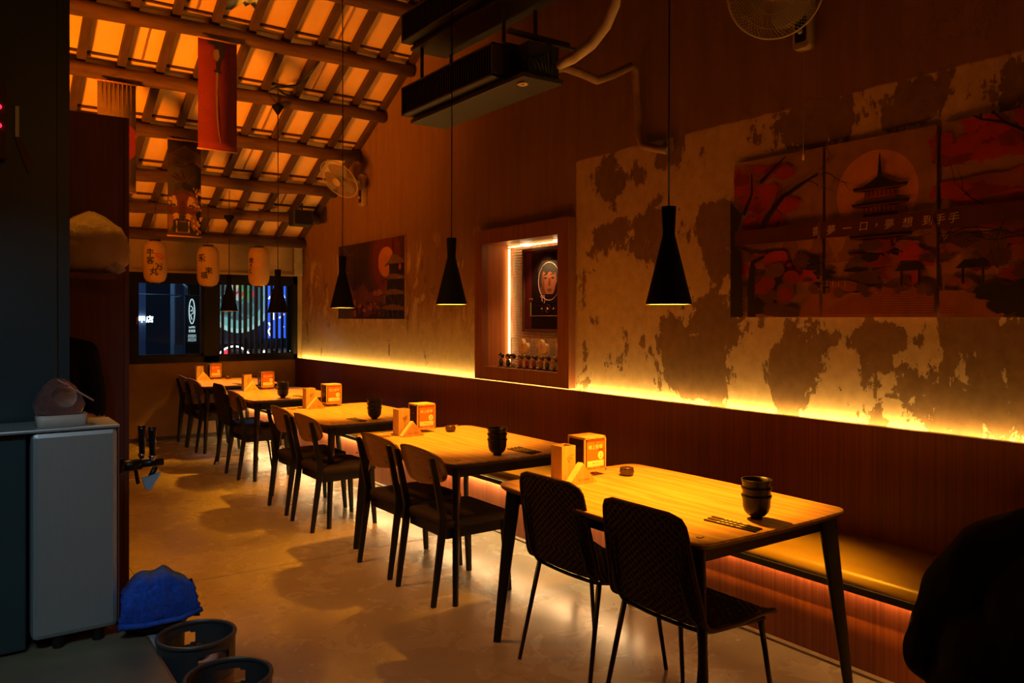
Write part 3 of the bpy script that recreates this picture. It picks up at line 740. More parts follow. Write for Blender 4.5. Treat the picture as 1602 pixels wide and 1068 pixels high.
# ------------------------------------------------------------ chairs
def make_wood_chair():
    """origin on the floor under the seat centre; the sitter faces +x"""
    t = thing('dining_chair', '', 'chair')
    hw = .215
    g = MB()
    pts = [(-.19, -.225), (.23, -.235), (.23, .235), (-.19, .225)]
    o = []
    for (x, y) in rrect(-.20, .235, -.235, .235, .035, 4): o.append((x, y*(1-.04*(.235-x)/.435)))
    n = len(o); rings = [(1, .415), (1.0, .445), (.985, .456), (.9, .464), (.5, .468)]
    vs = [(x*k, y*k, z) for k, z in rings for x, y in o]
    g.add(vs, [(r*n+i, r*n+(i+1) % n, (r+1)*n+(i+1) % n, (r+1)*n+i) for r in range(len(rings)-1) for i in range(n)]+[list(range(n))[::-1], list(range((len(rings)-1)*n, len(rings)*n))], None, True)
    g.build('seat', CUSH, t)
    g = MB(); g.box(-.185, .215, -.21, -.19, .355, .416).box(-.185, .215, .19, .21, .355, .416).box(-.185, -.165, -.2, .2, .355, .416).box(.195, .215, -.2, .2, .355, .416)
    g.build('seat_frame', BLACKW, t)
    for s in (-1, 1):
        y = s*.20
        # front leg
        g = MB()
        q = lambda cx, cy, cz, a, b: [(cx-a, cy-b, cz), (cx+a, cy-b, cz), (cx+a, cy+b, cz), (cx-a, cy+b, cz)]
        g.hexa(q(.225, s*.213, 0, .013, .013), q(.20, y, .416, .021, .018)); l = g.build('leg', BLACKW, t, bevel=.004)
        # rear leg running up into the back post
        pr = [(-.265, .0, .014), (-.215, .36, .021), (-.205, .47, .021), (-.248, .68, .017), (-.275, .80, .014)]
        g = MB(); vs = []
        for (x, z, h) in pr: vs += [(x-h, y*1.03-.012, z), (x+h, y*1.03-.012, z), (x+h, y*1.03+.012, z), (x-h, y*1.03+.012, z)]
        fs = [(3, 2, 1, 0), (16, 17, 18, 19)]
        for r in range(4):
            for k in range(4): fs.append((r*4+k, r*4+(k+1) % 4, r*4+4+(k+1) % 4, r*4+4+k))
        g.add(vs, fs); g.build('leg', BLACKW, t, bevel=.005)
    # bent plywood back
    g = MB(); A = 40; RG_ = 7; fr_ = []; w_, h_ = .243, .098
    for side in (0, 1):
        for r in range(RG_+1):
            k = r/RG_
            for a in range(A):
                th = 2*PI*a/A; c, s_ = math.cos(th), math.sin(th)
                yy = w_*k*math.copysign(abs(c)**.46, c); zz = h_*k*math.copysign(abs(s_)**.56, s_)
                zz += .010*math.cos(yy/w_*PI)*(1 if zz > 0 else -1)*k - .0
                xx = -.262+.9*yy*yy+(-.012 if side else 0)-zz*.28+.004
                fr_.append((xx, yy, .742+zz))
    N_ = (RG_+1)*A
    fs = []
    for side in (0, 1):
        for r in range(RG_):
            for a in range(A):
                f = (side*N_+r*A+a, side*N_+r*A+(a+1) % A, side*N_+(r+1)*A+(a+1) % A, side*N_+(r+1)*A+a)
                fs.append(f if side else f[::-1])
    for a in range(A): fs.append((RG_*A+a, RG_*A+(a+1) % A, N_+RG_*A+(a+1) % A, N_+RG_*A+a))
    g.add(fr_, fs, None, True); o = g.build('backrest', PLY, t)
    g = MB()
    for s in (-1, 1):
        for z in (.70, .77): g.ball((-.283-.0*z, s*.206, z), .005, None, 8, 5)
    g.build('screw_caps', BLACKM, t)
    return t

def make_woven_chair():
    t = thing('woven_chair', '', 'chair')
    # side profile, from back top to seat front
    prof = [(-.270, .865), (-.262, .80), (-.245, .70), (-.226, .60), (-.205, .52), (-.178, .468), (-.135, .445), (-.07, .437), (.02, .438), (.12, .444), (.18, .445), (.215, .437), (.235, .42)]
    P_ = [Vector((a, 0, b)) for a, b in prof]
    L = [0]
    for i in range(1, len(P_)): L.append(L[-1]+(P_[i]-P_[i-1]).length)
    T = L[-1]
    def pos(s_):
        s_ = min(max(s_, 0), T)
        for i in range(1, len(L)):
            if s_ <= L[i]+1e-9:
                k = (s_-L[i-1])/(L[i]-L[i-1])
                # catmull smoothing
                p0 = P_[max(i-2, 0)]; p1 = P_[i-1]; p2 = P_[i]; p3 = P_[min(i+1, len(P_)-1)]
                return .5*((2*p1)+(p2-p0)*k+(2*p0-5*p1+4*p2-p3)*k*k+(3*p1-p0-3*p2+p3)*k**3)
        return P_[-1]
    def hw(s_):
        b = .205+.035*min(1, s_/.42)
        r = .06
        if s_ < r: b -= r-math.sqrt(max(0, r*r-(r-s_)**2))
        if s_ > T-.05:
            q = s_-(T-.05); b -= .05-math.sqrt(max(0, .05*.05-q*q))
        return b
    def S(s_, y, off=0.):
        p = pos(s_); d = (pos(s_+.01)-pos(s_-.01)).normalized(); nrm = Vector((-d.z, 0, d.x))*-1
        if nrm.x < 0 and s_ < .3: nrm = -nrm
        curve = -.10*(y/.24)**2*.35 if s_ < .42 else 0
        bowl = .9*y*y*min(1, max(0, (s_-.3)/.2))*.35
        k = max(0, 1-max(0, s_-.30)/.15)
        return p+Vector((.9*y*y*.5*k, y, bowl))+nrm*off
    g = MB(); NS, NYc = 60, 27
    # strands across
    for i in range(NS):
        s0 = T*(i+.5)/NS; b = hw(s0); m_ = NYc*2; vs = []
        for j in range(m_+1):
            y = -b+2*b*j/m_; o = .0022*math.sin(PI*(y/.0175)+PI*i)
            vs += [S(s0-T/NS*.46, y, o), S(s0+T/NS*.46, y, o)]
        g.add(vs, [(2*j, 2*j+1, 2*j+3, 2*j+2) for j in range(m_)], None, True)
    # strands along
    for j in range(NYc):
        y0 = (j+.5)/NYc*2-1; vs = []; m_ = NS*2; cnt = 0
        for i in range(m_+1):
            s0 = T*i/m_; yy = y0*.24
            if abs(yy) > hw(s0)-.003: 
                continue
            o = -.0022*math.sin(PI*(i/2)+PI*j)
            vs += [S(s0, yy-.0079, o), S(s0, yy+.0079, o)]; cnt += 1
        if cnt > 1: g.add(vs, [(2*k, 2*k+1, 2*k+3, 2*k+2) for k in range(cnt-1)], None, True)
    o = g.build('woven_shell', RATTAN, t); sd = o.modifiers.new('s', 'SOLIDIFY'); sd.thickness = .003; sd.offset = 0
    # wrapped rim
    rim = [S(T*k/40, hw(T*k/40)) for k in range(41)]+[S(T*k/40, -hw(T*k/40)) for k in range(40, -1, -1)]
    g = MB(); g.tube(rim, .0095, 8, None, False, True)
    o = g.build('wrapped_rim', RATTAN, t)
    # metal frame
    g = MB()
    for s in (-1, 1):
        g.tube([S(.12, s*.17, -.012)+Vector((-.006, 0, 0)), S(.36, s*.19)+Vector((-.012, 0, -.006)), S(.44, s*.20)+Vector((0, 0, -.014)), S(.50, s*.205)+Vector((0, 0, -.016)), Vector((.19, s*.205, .422))], .008, 8)
    g.tube([S(.44, q*.20)+Vector((0, 0, -.014)) for q in (-1, -.66, -.33, 0, .33, .66, 1)], .008, 8).tube([(.16, -.205, .415), (.16, .205, .415)], .008, 8)
    g.build('seat_frame', BLACKM, t)
    for s in (-1, 1):
        MB().tube([S(.45, s*.20)+Vector((0, 0, -.012)), Vector((-.235, s*.235, 0))], [.0115, .0085], 10).build('leg', BLACKM, t)
        MB().tube([(.17, s*.205, .418), (.225, s*.235, 0)], [.0115, .0085], 10).build('leg', BLACKM, t)
    return t
CG = 'chairs on the aisle side of the tables'
WC = make_woven_chair(); WC.location = (2.32, 2.10, 0); WC.rotation_euler = (0, 0, 0); WC['group'] = CG
WC['label'] = 'brown woven chair nearest the camera, at the nearest table'
dup(WC, (2.355, 2.70, 0), .02, 'brown woven chair at the nearest table, next to the second table')
dup(WC, (2.50, 8.42, 0), 0, 'dark woven chair at the fourth table, between two plywood chairs')
PC = make_wood_chair(); PC.location = (2.375, 3.92, 0); PC['group'] = CG
PC['label'] = 'plywood-backed chair in front of the second table, nearer one'
for x, y, rz, lb in ((2.385, 4.47, .015, 'plywood-backed chair at the second table, farther one, toward the window'),
                 (2.39, 5.71, 0, 'plywood-backed chair at the middle table, nearer one, beside the table leg'),
                 (2.41, 6.31, 0, 'plywood-backed chair at the middle table, farther one'),
                 (2.50, 7.90, 0, 'plywood-backed chair at the fourth table, beside the woven chair'),
                 (2.56, 9.76, 0, 'plywood-backed chair at the farthest table, nearer one'),
                 (2.57, 10.28, 0, 'plywood-backed chair closest to the window wall')):
    dup(PC, (x, y, 0), rz, lb)

# ------------------------------------------------------------ table-top things
def make_sign_cube():
    t = thing('sign_cube', '', 'table sign')
    g = MB(); w_, d_, h_ = .072, .066, .175; z0 = .022
    for sx_ in (-1, 1):
        for sy in (-1, 1): g.box(sx_*w_-.009*(sx_ > 0)*1.0-(.0), sx_*w_+.009*(sx_ < 0), sy*d_-.009*(sy > 0), sy*d_+.009*(sy < 0), z0, z0+h_)
    g.box(-w_, w_, -d_, d_, z0+h_-.012, z0+h_).box(-w_, w_, -d_, d_, z0, z0+.014)
    g.build('wooden_frame', BWOOD, t, bevel=.0015)
    MB().box(-w_+.004, w_-.004, -d_+.004, d_-.004, z0+.01, z0+h_-.01).build('core', M('sign_core', (.05, .022, .014), rough=.15) if 'sign_core' not in bpy.data.materials else bpy.data.materials['sign_core'], t)
    MB().lathe([(.0, 0), (.05, 0), (.05, .008), (.03, .01), (.03, .024), (.0, .024)], 20).build('turning_base', BWOOD, t)
    F = frame((0, -d_-.0005, z0), (1, 0, 0), (0, 0, 1))
    g = MB()
    g.poly([(-.058, .014), (.058, .014), (.058, .160), (-.058, .160)], 0, ORANGE, F)
    g.poly([(-.058, .152), (.058, .152), (.058, .158), (-.058, .158)], .0003, REDP, F)
    g.poly([(-.054, .026), (.054, .026), (.054, .056), (-.054, .056)], .0004, WHITEP, F)
    g.poly(ell(.018, .021, .034, .08), .0004, WHITEP, F)
    g.poly(ell(.004, .004, .0, .144, 10), .0004, REDP, F)
    g.text('線上點餐', .024, WHITEP, F, 0, .124, 0, .0006)
    g.text('美食', .017, REDP, F, .036, .109, 0, .0006)
    g.text('2', .028, ORANGE, F, .034, .08, 0, .0006)
    g.text('夢之一口', .010, REDP, F, 0, .042, 0, .0006); g.text('美味 · 一口 精選料理', .006, WHITEP, F, 0, .02, 0, .0006)
    g.build('print', ORANGE, t)
    F = frame((-w_-.0005, 0, z0), (0, -1, 0), (0, 0, 1))
    g = MB(); g.poly([(-.045, .10), (.04, .10), (.04, .122), (-.045, .122)], 0, POTC, F); g.poly([(-.02, .02), (.03, .03), (.02, .07), (-.01, .06)], 0, POTC, F)
    g.text('一口', .03, INK, F, 0, .145, 0, .0004); g.build('side_picture', POTC, t)
    return t
def make_holder():
    t = thing('wooden_box', '', 'holder')
    g = MB(); w_, d_, h_ = .042, .042, .175; q = .008
    g.box(-w_, w_, -d_, -d_+q, 0, h_).box(-w_, w_, d_-q, d_, 0, h_).box(-w_, -w_+q, -d_+q, d_-q, 0, h_).box(w_-q, w_, -d_+q, d_-q, 0, h_).box(-w_, w_, -d_, d_, 0, .01)
    g.build('box', BWOOD, t)
    g = MB(); F = frame((0, -d_-.0006, .11), (1, 0, 0), (0, 0, 1))
    g.tube([F @ Vector((.008+.014*math.cos(a), .012*math.sin(a), 0)) for a in [2*PI*k/16 for k in range(13)]], .0009, 4)
    g.tube([F @ Vector(p) for p in ((-.012, .008, 0), (.0, .012, 0), (.006, .02, 0), (.03, .024, 0))], .0009, 4)
    g.tube([F @ Vector(p) for p in ((.0, -.004, 0), (.016, .004, 0))], .0009, 4)
    g.build('brush_mark', M('burnt_mark', (.22, .10, .04)) if 'burnt_mark' not in bpy.data.materials else bpy.data.materials['burnt_mark'], t)
    return t
def make_napkin():
    t = thing('napkin_holder', '', 'napkin holder')
    tri = [(-.085, 0), (.085, 0), (0, .092)]
    g = MB(); X = frame((0, 0, 0), (1, 0, 0), (0, 0, 1))
    g.prism(tri, .020, .026, None, X); g.prism(tri, -.026, -.020, None, X); g.build('wooden_plate', BWOOD, t)
    g = MB()
    for k in range(6):
        q = .006+.0015*k
        g.prism([(-.082, .006), (-.02, .006), (.0, .078+q), (.02, .006), (.082, .006), (0, .098+q*.3)], -.017+.006*k, -.0135+.006*k, None, X)
    g.build('napkins', CREAM, t)
    g = MB(); g.text('夢之一口 · 美味料理', .0078, None, frame((0, -.0265, .022), (1, 0, 0), (0, 0, 1))); g.build('lettering', POTC, t)
    return t
def make_pot():
    t = thing('lidded_pot', '', 'pot')
    MB().lathe([(.0, 0), (.022, 0), (.033, .008), (.037, .02), (.034, .032), (.03, .036)], 24).build('pot', POTC, t)
    g = MB().lathe([(.034, .036), (.034, .040), (.02, .044), (.0, .045)], 24); g.build('lid', POTC, t)
    MB().tube([(.01, -.01, .040), (.05, -.024, .042)], .0022, 6).build('spoon_handle', BWOOD, t)
    return t
BP = [(.0, .004), (.018, .004), (.018, 0), (.023, 0), (.022, .010), (.034, .015), (.047, .030), (.053, .050), (.0545, .080), (.059, .090), (.059, .094), (.055, .094), (.053, .06), (.042, .028), (.0, .016)]
def make_bowl():
    o = MB().lathe(BP, 32).build('tea_bowl', CERAM); return o
def make_chopsticks():
    t = thing('chopsticks', '', 'chopsticks')
    g = MB()
    for q in (-.0035, .0035): g.hexa([(q-.0022, -.115, 0), (q+.0022, -.115, 0), (q+.0022, -.115, .0055), (q-.0022, -.115, .0055)], [(q-.0022, .115, 0), (q+.0022, .115, 0), (q+.0022, .115, .0055), (q-.0022, .115, .0055)])
    g.build('stick_pair', BLACKW, t)
    g = MB().box(-.0065, .0065, -.06, .115, -.0, .0064); g.build('paper_sleeve', M('sleeve_tan', (.11, .055, .03), rough=.7) if 'sleeve_tan' not in bpy.data.materials else bpy.data.materials['sleeve_tan'], t)
    g = MB()
    for k in range(4): g.box(-.004, .004, -.015+.020*k, -.004+.020*k, .0064, .0068)
    g.box(-.004, .004, -.05, -.03, .0064, .0068); g.build('sleeve_print', CREAM, t)
    return t
def place(cache, key, maker, loc, rz, label, group):
    if key not in cache:
        o = maker(); cache[key] = o; o.location = loc; o.rotation_euler = (0, 0, rz); o['label'] = label; o['group'] = group
        if 'category' not in o: o['category'] = 'bowl'
        return o
    return dup(cache[key], loc, rz, label, group)
CA = {}
tn = ['nearest table', 'second table', 'middle table', 'fourth table', 'farthest table']
# per table: offsets from the near left corner: sign, box, napkins, pot, bowls, sticks
sets = [
 dict(sign=(.50, 1.19), box=(.29, 1.12), nap=(.325, 1.035), pot=(.64, 1.045), bowl=(.465, .125), st=(.285, .11)),
 dict(sign=(.46, 1.18), box=(.27, 1.12), nap=(.30, 1.03), pot=(.62, 1.06), bowl=(.36, .10), st=(.53, .11)),
 dict(sign=(.52, 1.18), box=(.29, 1.12), nap=(.32, 1.04), pot=None, bowl=(.43, .10), st=(.27, .12)),
 dict(sign=(.50, 1.16), box=(.27, 1.10), nap=(.30, 1.02), pot=(.60, 1.04), bowl=(.33, .12), st=(.49, .14)),
 dict(sign=(.42, 1.14), box=(.22, 1.09), nap=(.25, 1.0), pot=(.56, 1.03), bowl=None, st=(.40, .12))]
for i, (S_, (tx, ty, _, _)) in enumerate(zip(sets, tabs)):
    z = TH_
    def at(k): return (tx+S_[k][0], ty+S_[k][1], z)
    place(CA, 'sign', make_sign_cube, at('sign'), 0, 'wooden sign cube with an orange print on the '+tn[i], 'sign cubes on the tables')
    place(CA, 'box', make_holder, at('box'), 0, 'tall open wooden box beside the sign cube on the '+tn[i], 'tall wooden boxes on the tables')
    place(CA, 'nap', make_napkin, at('nap'), 0, 'triangular wooden napkin holder on the '+tn[i], 'napkin holders on the tables')
    if S_['pot']: place(CA, 'pot', make_pot, at('pot'), .3, 'small brown lidded pot on the '+tn[i], 'lidded pots on the tables')
    if S_['bowl']:
        for k, nm in enumerate(('bottom', 'middle', 'top')):
            a = at('bowl'); place(CA, 'bowl', make_bowl, (a[0], a[1], z+.031*k), .4*k, 'black tea bowl, %s one of the stack on the %s' % (nm, tn[i]), 'stacked tea bowls')
    a = at('st')
    for k, nm in enumerate(('first', 'second', 'third', 'fourth') if i == 1 else ('first', 'second', 'third')):
        place(CA, 'st', make_chopsticks, (a[0]+.027*k, a[1]+.006*k, z), .07-.03*k, 'pair of black chopsticks in a paper sleeve, %s from the left on the %s' % (nm, tn[i]), 'chopstick pairs on the tables')
    # small metal number tag at the near corner
    o = MB().box(-.013, .013, -.008, .008, 0, .002); 
    t = o.build('number_tag', BLACKM, None, (tx+.075, ty+.07, z)); tag(t, 'tiny black tag at the near corner of the '+tn[i], 'tag', 'number tags on the tables')
    MB().box(-.009, .009, -.004, .004, .002, .0025).build('tag_print', WHITEP, t)
for i, (dx, dy) in ((1, (.14, 1.10)), (2, (.13, 1.10)), (4, (.06, 1.0))):
    tx, ty = tabs[i][:2]
    t = MB().box(-.038, .038, -.014, .014, 0, .016).build('wooden_block', BWOOD, None, (tx+dx, ty+dy, TH_), bevel=.003); t.rotation_euler = (0, 0, -.5)
    tag(t, 'little light wood block lying near the napkins on the '+tn[i], 'block', 'wood blocks on the tables')
t = MB().box(-.035, .035, -.05, .05, 0, .006).build('dark_card', BLACKM, None, (tabs[1][0]+.07, tabs[1][1]+1.17, TH_), bevel=.002); tag(t, 'small black card at the far left corner of the second table', 'card')

# ------------------------------------------------------------ pendant lamps
def make_pendant():
    t = thing('pendant_lamp', '', 'pendant lamp')
    g = MB().lathe([(.105, 0), (.028, .315), (.0275, .325), (.033, .445), (.0, .447)], 40)
    g.build('shade', SHADE, t)
    MB().lathe([(.105, 0), (.1025, 0), (.1025, .003), (.026, .313), (.001, .318)], 40).build('shade_lining', SHADEIN, t)
    MB().ball((0, 0, .20), .022, None, 12, 8).lathe([(.012, .215), (.013, .26), (.0, .26)], 10).build('bulb', BULB, t)
    return t
PL = make_pendant(); first = True
lamps = [((2.665, 2.53, 1.618), 4.6, 'largest black cone pendant lamp, over the nearest table'),
         ((2.73, 4.56, 1.645), 4.6, 'black cone pendant lamp left of the lit niche'),
         ((2.75, 6.42, 1.64), 4.6, 'black cone pendant lamp in front of the night pagoda picture'),
         ((2.74, 8.05, 1.605), 3.74, 'black cone pendant lamp over the fourth table, hung from a cone rose'),
         ((2.76, 9.88, 1.635), 2.80, 'farthest and smallest black cone pendant lamp, in front of the window')]
for i, (p, top, lb) in enumerate(lamps):
    if i == 0: o = PL; o.location = p; o['label'] = lb; o['group'] = 'cone pendant lamps'
    else: o = dup(PL, p, 0, lb)
    zt = min(top, roofz(p[1])-.0) if i > 2 else roofz(p[1])+.05
    MB().tube([(0, 0, .446), (0.003, 0, 1.2), (0, 0, zt-p[2])], .0042, 6).build('cord', BLACKM, o)
    h = zt-p[2]
    MB().lathe([(.006, h-.10), (.06, h-.02), (.055, h), (0, h+.003)], 20).build('ceiling_rose', SHADE, o)
    l = lamp('SPOT', 'pendant_light', (p[0], p[1], p[2]+.15), (p[0], p[1], 0), [235, 195, 195, 180, 140][i], (1, .38, .015), shadow_soft_size=.022, spot_size=2.5, spot_blend=.35)
# one more lamp of the row hangs just outside the frame, over the next table
dup(PL, (2.66, .60, 1.62), 0, 'black cone pendant lamp outside the frame, nearest the seated person')
lamp('SPOT', 'pendant_light', (2.66, .60, 1.77), (2.66, .60, 0), 170, (1, .38, .015), shadow_soft_size=.022, spot_size=2.5, spot_blend=.35)
# loose conduit under the roof
g = MB(); g.tube([RP(2.99, 7.52, .05)+Vector((.02, 0, 0)), RP(2.96, 7.72, .02), RP(2.87, 7.86, -.02), RP(2.74, 7.9, -.03), RP(2.67, 7.93, -.02)], .013, 8)
g.tube([RP(2.67, 7.93, -.02), RP(2.77, 7.97, -.05), RP(2.86, 8.02, -.02), RP(2.88, 8.08, .04)], .011, 8)
g.tube([RP(2.67, 7.93, -.02), RP(2.62, 7.97, -.04), RP(2.64, 8.01, -.08), (2.74, 8.05, 3.76)], .0045, 6)
tag(g.build('roof_cable', BLACKM), 'black bent conduit looping under the roof boards', 'cable')

# ------------------------------------------------------------ pictures on the wall
def blob(cx, cy, rx, ry, n=22, j=.3):
    return [(cx+rx*math.cos(2*PI*k/n)*random.uniform(1-j, 1), cy+ry*math.sin(2*PI*k/n)*random.uniform(1-j, 1)) for k in range(n)]
def limb(pts, w0, w1):
    L_, R_ = [], []
    for i, p in enumerate(pts):
        a = pts[max(i-1, 0)]; b = pts[min(i+1, len(pts)-1)]; dx, dy = b[0]-a[0], b[1]-a[1]; l = math.hypot(dx, dy) or 1
        w_ = w0+(w1-w0)*i/(len(pts)-1); L_.append((p[0]-dy/l*w_, p[1]+dx/l*w_)); R_.append((p[0]+dy/l*w_, p[1]-dx/l*w_))
    return L_+R_[::-1]
def twigs(x, y, ang, ln, w_, depth, out):
    p = [(x, y)]
    for k in range(4):
        ang += random.uniform(-.35, .35); p.append((p[-1][0]+math.cos(ang)*ln/4, p[-1][1]+math.sin(ang)*ln/4))
        if depth and k > 0: twigs(p[-1][0], p[-1][1], ang+random.choice((-1, 1))*random.uniform(.4, .9), ln*.55, w_*.5, depth-1, out)
    out.append(limb(p, w_, w_*.3))
PM = {}
def pm(name, c):
    if name not in PM: PM[name] = M('print_'+name, c, tuple(q*.75 for q in c), 9, rough=.55)
    return PM[name]
def picture(name, label, y_left, panels, z0, h, shapes, group):
    """panels: list of (u0,u1) across the picture from its left edge"""
    out = []
    for i, (a, b) in enumerate(panels):
        t = thing(name, label[i], 'picture', (W, y_left-a, z0), 0, group)
        MB().box(-.032, -.002, -(b-a), 0, 0, h).build('canvas', pm('canvas_side', (.30, .12, .07)), t, bevel=.002)
        F = frame((-.0325, 0, 0), (0, -1, 0), (0, 0, 1)); g = MB()
        for k, (mt, pts) in enumerate(shapes):
            if isinstance(pts, tuple):
                txt, sz, cx, cy = pts
                if a-.02 <= cx <= b+.02:
                    vs, fs = textgeo(txt); q = [(cx+x_*sz+y_*sz*.15, cy+y_*sz) for x_, y_ in vs]
                    if all(a <= p[0] <= b for p in q): g.add([(p[0]-a, p[1], .00012*k+.0004) for p in q], fs, mt, False, F)
                    else:
                        for f in fs:
                            c = clip([q[j] for j in f], a, b, 0, h)
                            if len(c) > 2: g.add([(p[0]-a, p[1], .00012*k+.0004) for p in c], [list(range(len(c)))], mt, False, F)
                continue
            c = clip(pts, a, b, 0, h)
            if len(c) > 2: g.poly([(p[0]-a, p[1]) for p in c], .00012*k+.0002, mt, F)
        g.build('printed_picture', None, t); out.append(t)
    return out
def pagoda(S, cx, ytop, w0, n, step, roof, wall_, trim):
    for k in range(n-1, -1, -1):          # lowest tier first
        y = ytop-step*k; w_ = w0*(1+.05*k); h = step*.74
        S.append((wall_, [(cx-w_*.60, y-step*.75), (cx+w_*.60, y-step*.75), (cx+w_*.52, y+.01), (cx-w_*.52, y+.01)]))
        for q in range(7):
            x_ = cx-w_*.5+q*w_*.155; S.append((trim, [(x_, y-step*.42), (x_+w_*.06, y-step*.42), (x_+w_*.06, y-step*.12), (x_, y-step*.12)]))
        S.append((trim, [(cx-w_*.66, y-step*.52), (cx+w_*.66, y-step*.52), (cx+w_*.66, y-step*.45), (cx-w_*.66, y-step*.45)]))
        S.append((roof, [(cx-w_*1.02, y+.016), (cx-w_*.95, y-.004), (cx-w_*.5, y-.012), (cx, y-.004), (cx+w_*.5, y-.012), (cx+w_*.95, y-.004), (cx+w_*1.02, y+.016), (cx+w_*.7, y+h*.28), (cx+w_*.35, y+h*.62), (cx+w_*.1, y+h), (cx-w_*.1, y+h), (cx-w_*.35, y+h*.62), (cx-w_*.7, y+h*.28)]))
        S.append((trim, [(cx-w_*.95, y-.002), (cx+w_*.95, y-.002), (cx+w_*.9, y+.002), (cx-w_*.9, y+.002)]))
    y = ytop+step*.7
    S.append((roof, [(cx-.012, y), (cx+.012, y), (cx+.0025, y+.125), (cx-.0025, y+.125)]))
    for k in range(8): q = .010-.0008*k; S.append((roof, [(cx-q, y+.02+k*.011), (cx+q, y+.02+k*.011), (cx+q, y+.025+k*.011), (cx-q, y+.025+k*.011)]))
# near triptych: autumn pagoda
random.seed(3)
S = []; Wd = 1.86; H = .95
sky = pm('sky', (.34, .17, .085)); red = pm('red', (.42, .03, .012)); red2 = pm('deepred', (.25, .02, .012)); org = pm('rust', (.30, .075, .03)); moon = pm('moon', (.62, .25, .09)); blk = pm('black', (.018, .009, .010)); dusk = pm('dusk', (.10, .035, .035)); cloud = pm('cloud', (.42, .19, .09)); rock = pm('rock', (.15, .055, .035)); water = pm('water', (.33, .12, .05)); maroon = pm('band', (.10, .018, .018)); cream = pm('cream', (.70, .55, .42)); trimr = pm('trimred', (.36, .03, .02))
S.append((sky, [(0, 0), (Wd, 0), (Wd, H), (0, H)]))
S.append((moon, [(.92+.225*math.cos(t), .655+.225*math.sin(t)) for t in [2*PI*k/40 for k in range(40)]]))
for k in range(16):
    S.append((cloud, [(x_, y_) for x_, y_ in arc(.55+.07*k, .50+.05*math.sin(k*2.1), .055, 0, 2*PI, 14)]))
S.append((cloud, [(.3, .2), (1.7, .2), (1.7, .46), (.3, .46)]))
for k in range(9): S.append((pm('mountain', (.30, .12, .07)), [(.1+.2*k, .3), (.3+.2*k, .3), (.22+.2*k, .48+.04*math.sin(k*3)), (.17+.2*k, .47)]))
for k in range(34): S.append(((red, red2, red, org)[k % 4], blob(random.uniform(.0, .42), random.uniform(.52, .88), random.uniform(.05, .12), random.uniform(.03, .06), 44, .38)))
for k in range(30): S.append(((red, red2, red)[k % 3], blob(random.uniform(1.22, 1.86), random.uniform(.74, .95), random.uniform(.06, .14), random.uniform(.03, .07), 44, .38)))
for k in range(30): S.append(((red, org, red2)[k % 3], blob(random.uniform(1.30, 1.86), random.uniform(.42, .66), random.uniform(.06, .13), random.uniform(.02, .05))))
pagoda(S, .953, .672, .150, 5, .084, blk, dusk, trimr)
for k in range(44):
    x_ = random.uniform(0, 1.86); S.append(((org, red, rock, red2, dusk)[random.randrange(5)], blob(x_, random.uniform(.20, .38), random.uniform(.05, .11), random.uniform(.03, .06), 40, .35)))
for k in range(16): S.append(((dusk, blk)[k % 2], blob(random.uniform(.5, .95), random.uniform(.17, .36), random.uniform(.04, .10), random.uniform(.012, .03))))
S.append((water, [(.45, 0), (1.55, 0), (1.45, .13), (.55, .13)]))
for k in range(9): S.append((red2, [(.55+.03*k, .02+.012*k), (1.4-.02*k, .02+.012*k), (1.35-.02*k, .024+.012*k), (.6+.03*k, .024+.012*k)]))
for k in range(26): S.append(((rock, org, dusk)[k % 3], blob(random.uniform(.52, 1.5), random.uniform(.125, .19), random.uniform(.02, .05), random.uniform(.015, .035), 14, .15)))
for k in range(5): S.append((cream, [(.62+.035*k, .17), (.625+.035*k, .17), (.625+.035*k, .20), (.62+.035*k, .20)]))
S.append((org, [(.61, .19), (.80, .19), (.80, .196), (.61, .196)])); S.append((org, [(.61, .175), (.80, .175), (.80, .18), (.61, .18)]))
for cx in (1.12, 1.42): 
    S.append((blk, [(cx-.08, .235), (cx+.08, .235), (cx+.04, .275), (cx-.04, .275)]))
    for q in (-.05, .04): S.append((blk, [(cx+q, .16), (cx+q+.012, .16), (cx+q+.012, .24), (cx+q, .24)]))
for k in range(30): S.append(((blk, dusk)[k % 2], blob(random.choice((random.uniform(0, .42), random.uniform(1.5, 1.86))), random.uniform(.0, .24), .09, .05)))
for k in range(8): S.append(((rock, red2)[k % 2], blob(random.uniform(.2, .45), random.uniform(.1, .28), .06, .045, 18, .12)))
S.append((blk, [(0, 0), (.09, 0), (.08, .3), (.05, .5), (.09, .62), (.03, .68), (0, .72)])); S.append((blk, limb([(.16, .0), (.15, .2), (.17, .33), (.25, .36)], .03, .008)))
S.append((blk, limb([(.03, .46), (.14, .49), (.24, .47), (.33, .50), (.35, .56)], .028, .005)))
S.append((blk, limb([(.2, .48), (.28, .60), (.38, .70), (.46, .73), (.60, .80)], .022, .004)))
S.append((blk, limb([(.10, .62), (.16, .74), (.16, .86)], .014, .004)))
S.append((blk, limb([(.22, .80), (.33, .88), (.40, .93)], .012, .003)))
tw = []; twigs(.42, .72, .5, .25, .006, 2, tw); twigs(.3, .62, 1.2, .14, .005, 1, tw); twigs(1.75, .80, 2.9, .42, .010, 2, tw); twigs(1.8, .45, 3.0, .4, .008, 2, tw); twigs(1.82, .28, 2.8, .4, .007, 2, tw)
for q in tw: S.append((blk, q))
S.append((blk, limb([(1.86, .0), (1.80, .2), (1.80, .45), (1.86, .6)], .05, .06)))
S.append((blk, limb([(1.86, .62), (1.76, .70), (1.72, .80), (1.78, .88), (1.86, .9)], .04, .03)))
S.append((maroon, [(.04, .435), (Wd, .435), (Wd, .525), (.04, .525)]))
for ch, cx in zip('饗夢一口，夢想到手手', (.600, .69, .785, .88, .95, 1.02, 1.115, 1.215, 1.275, 1.34)):
    S.append((cream, (ch, .055, cx, .478)))
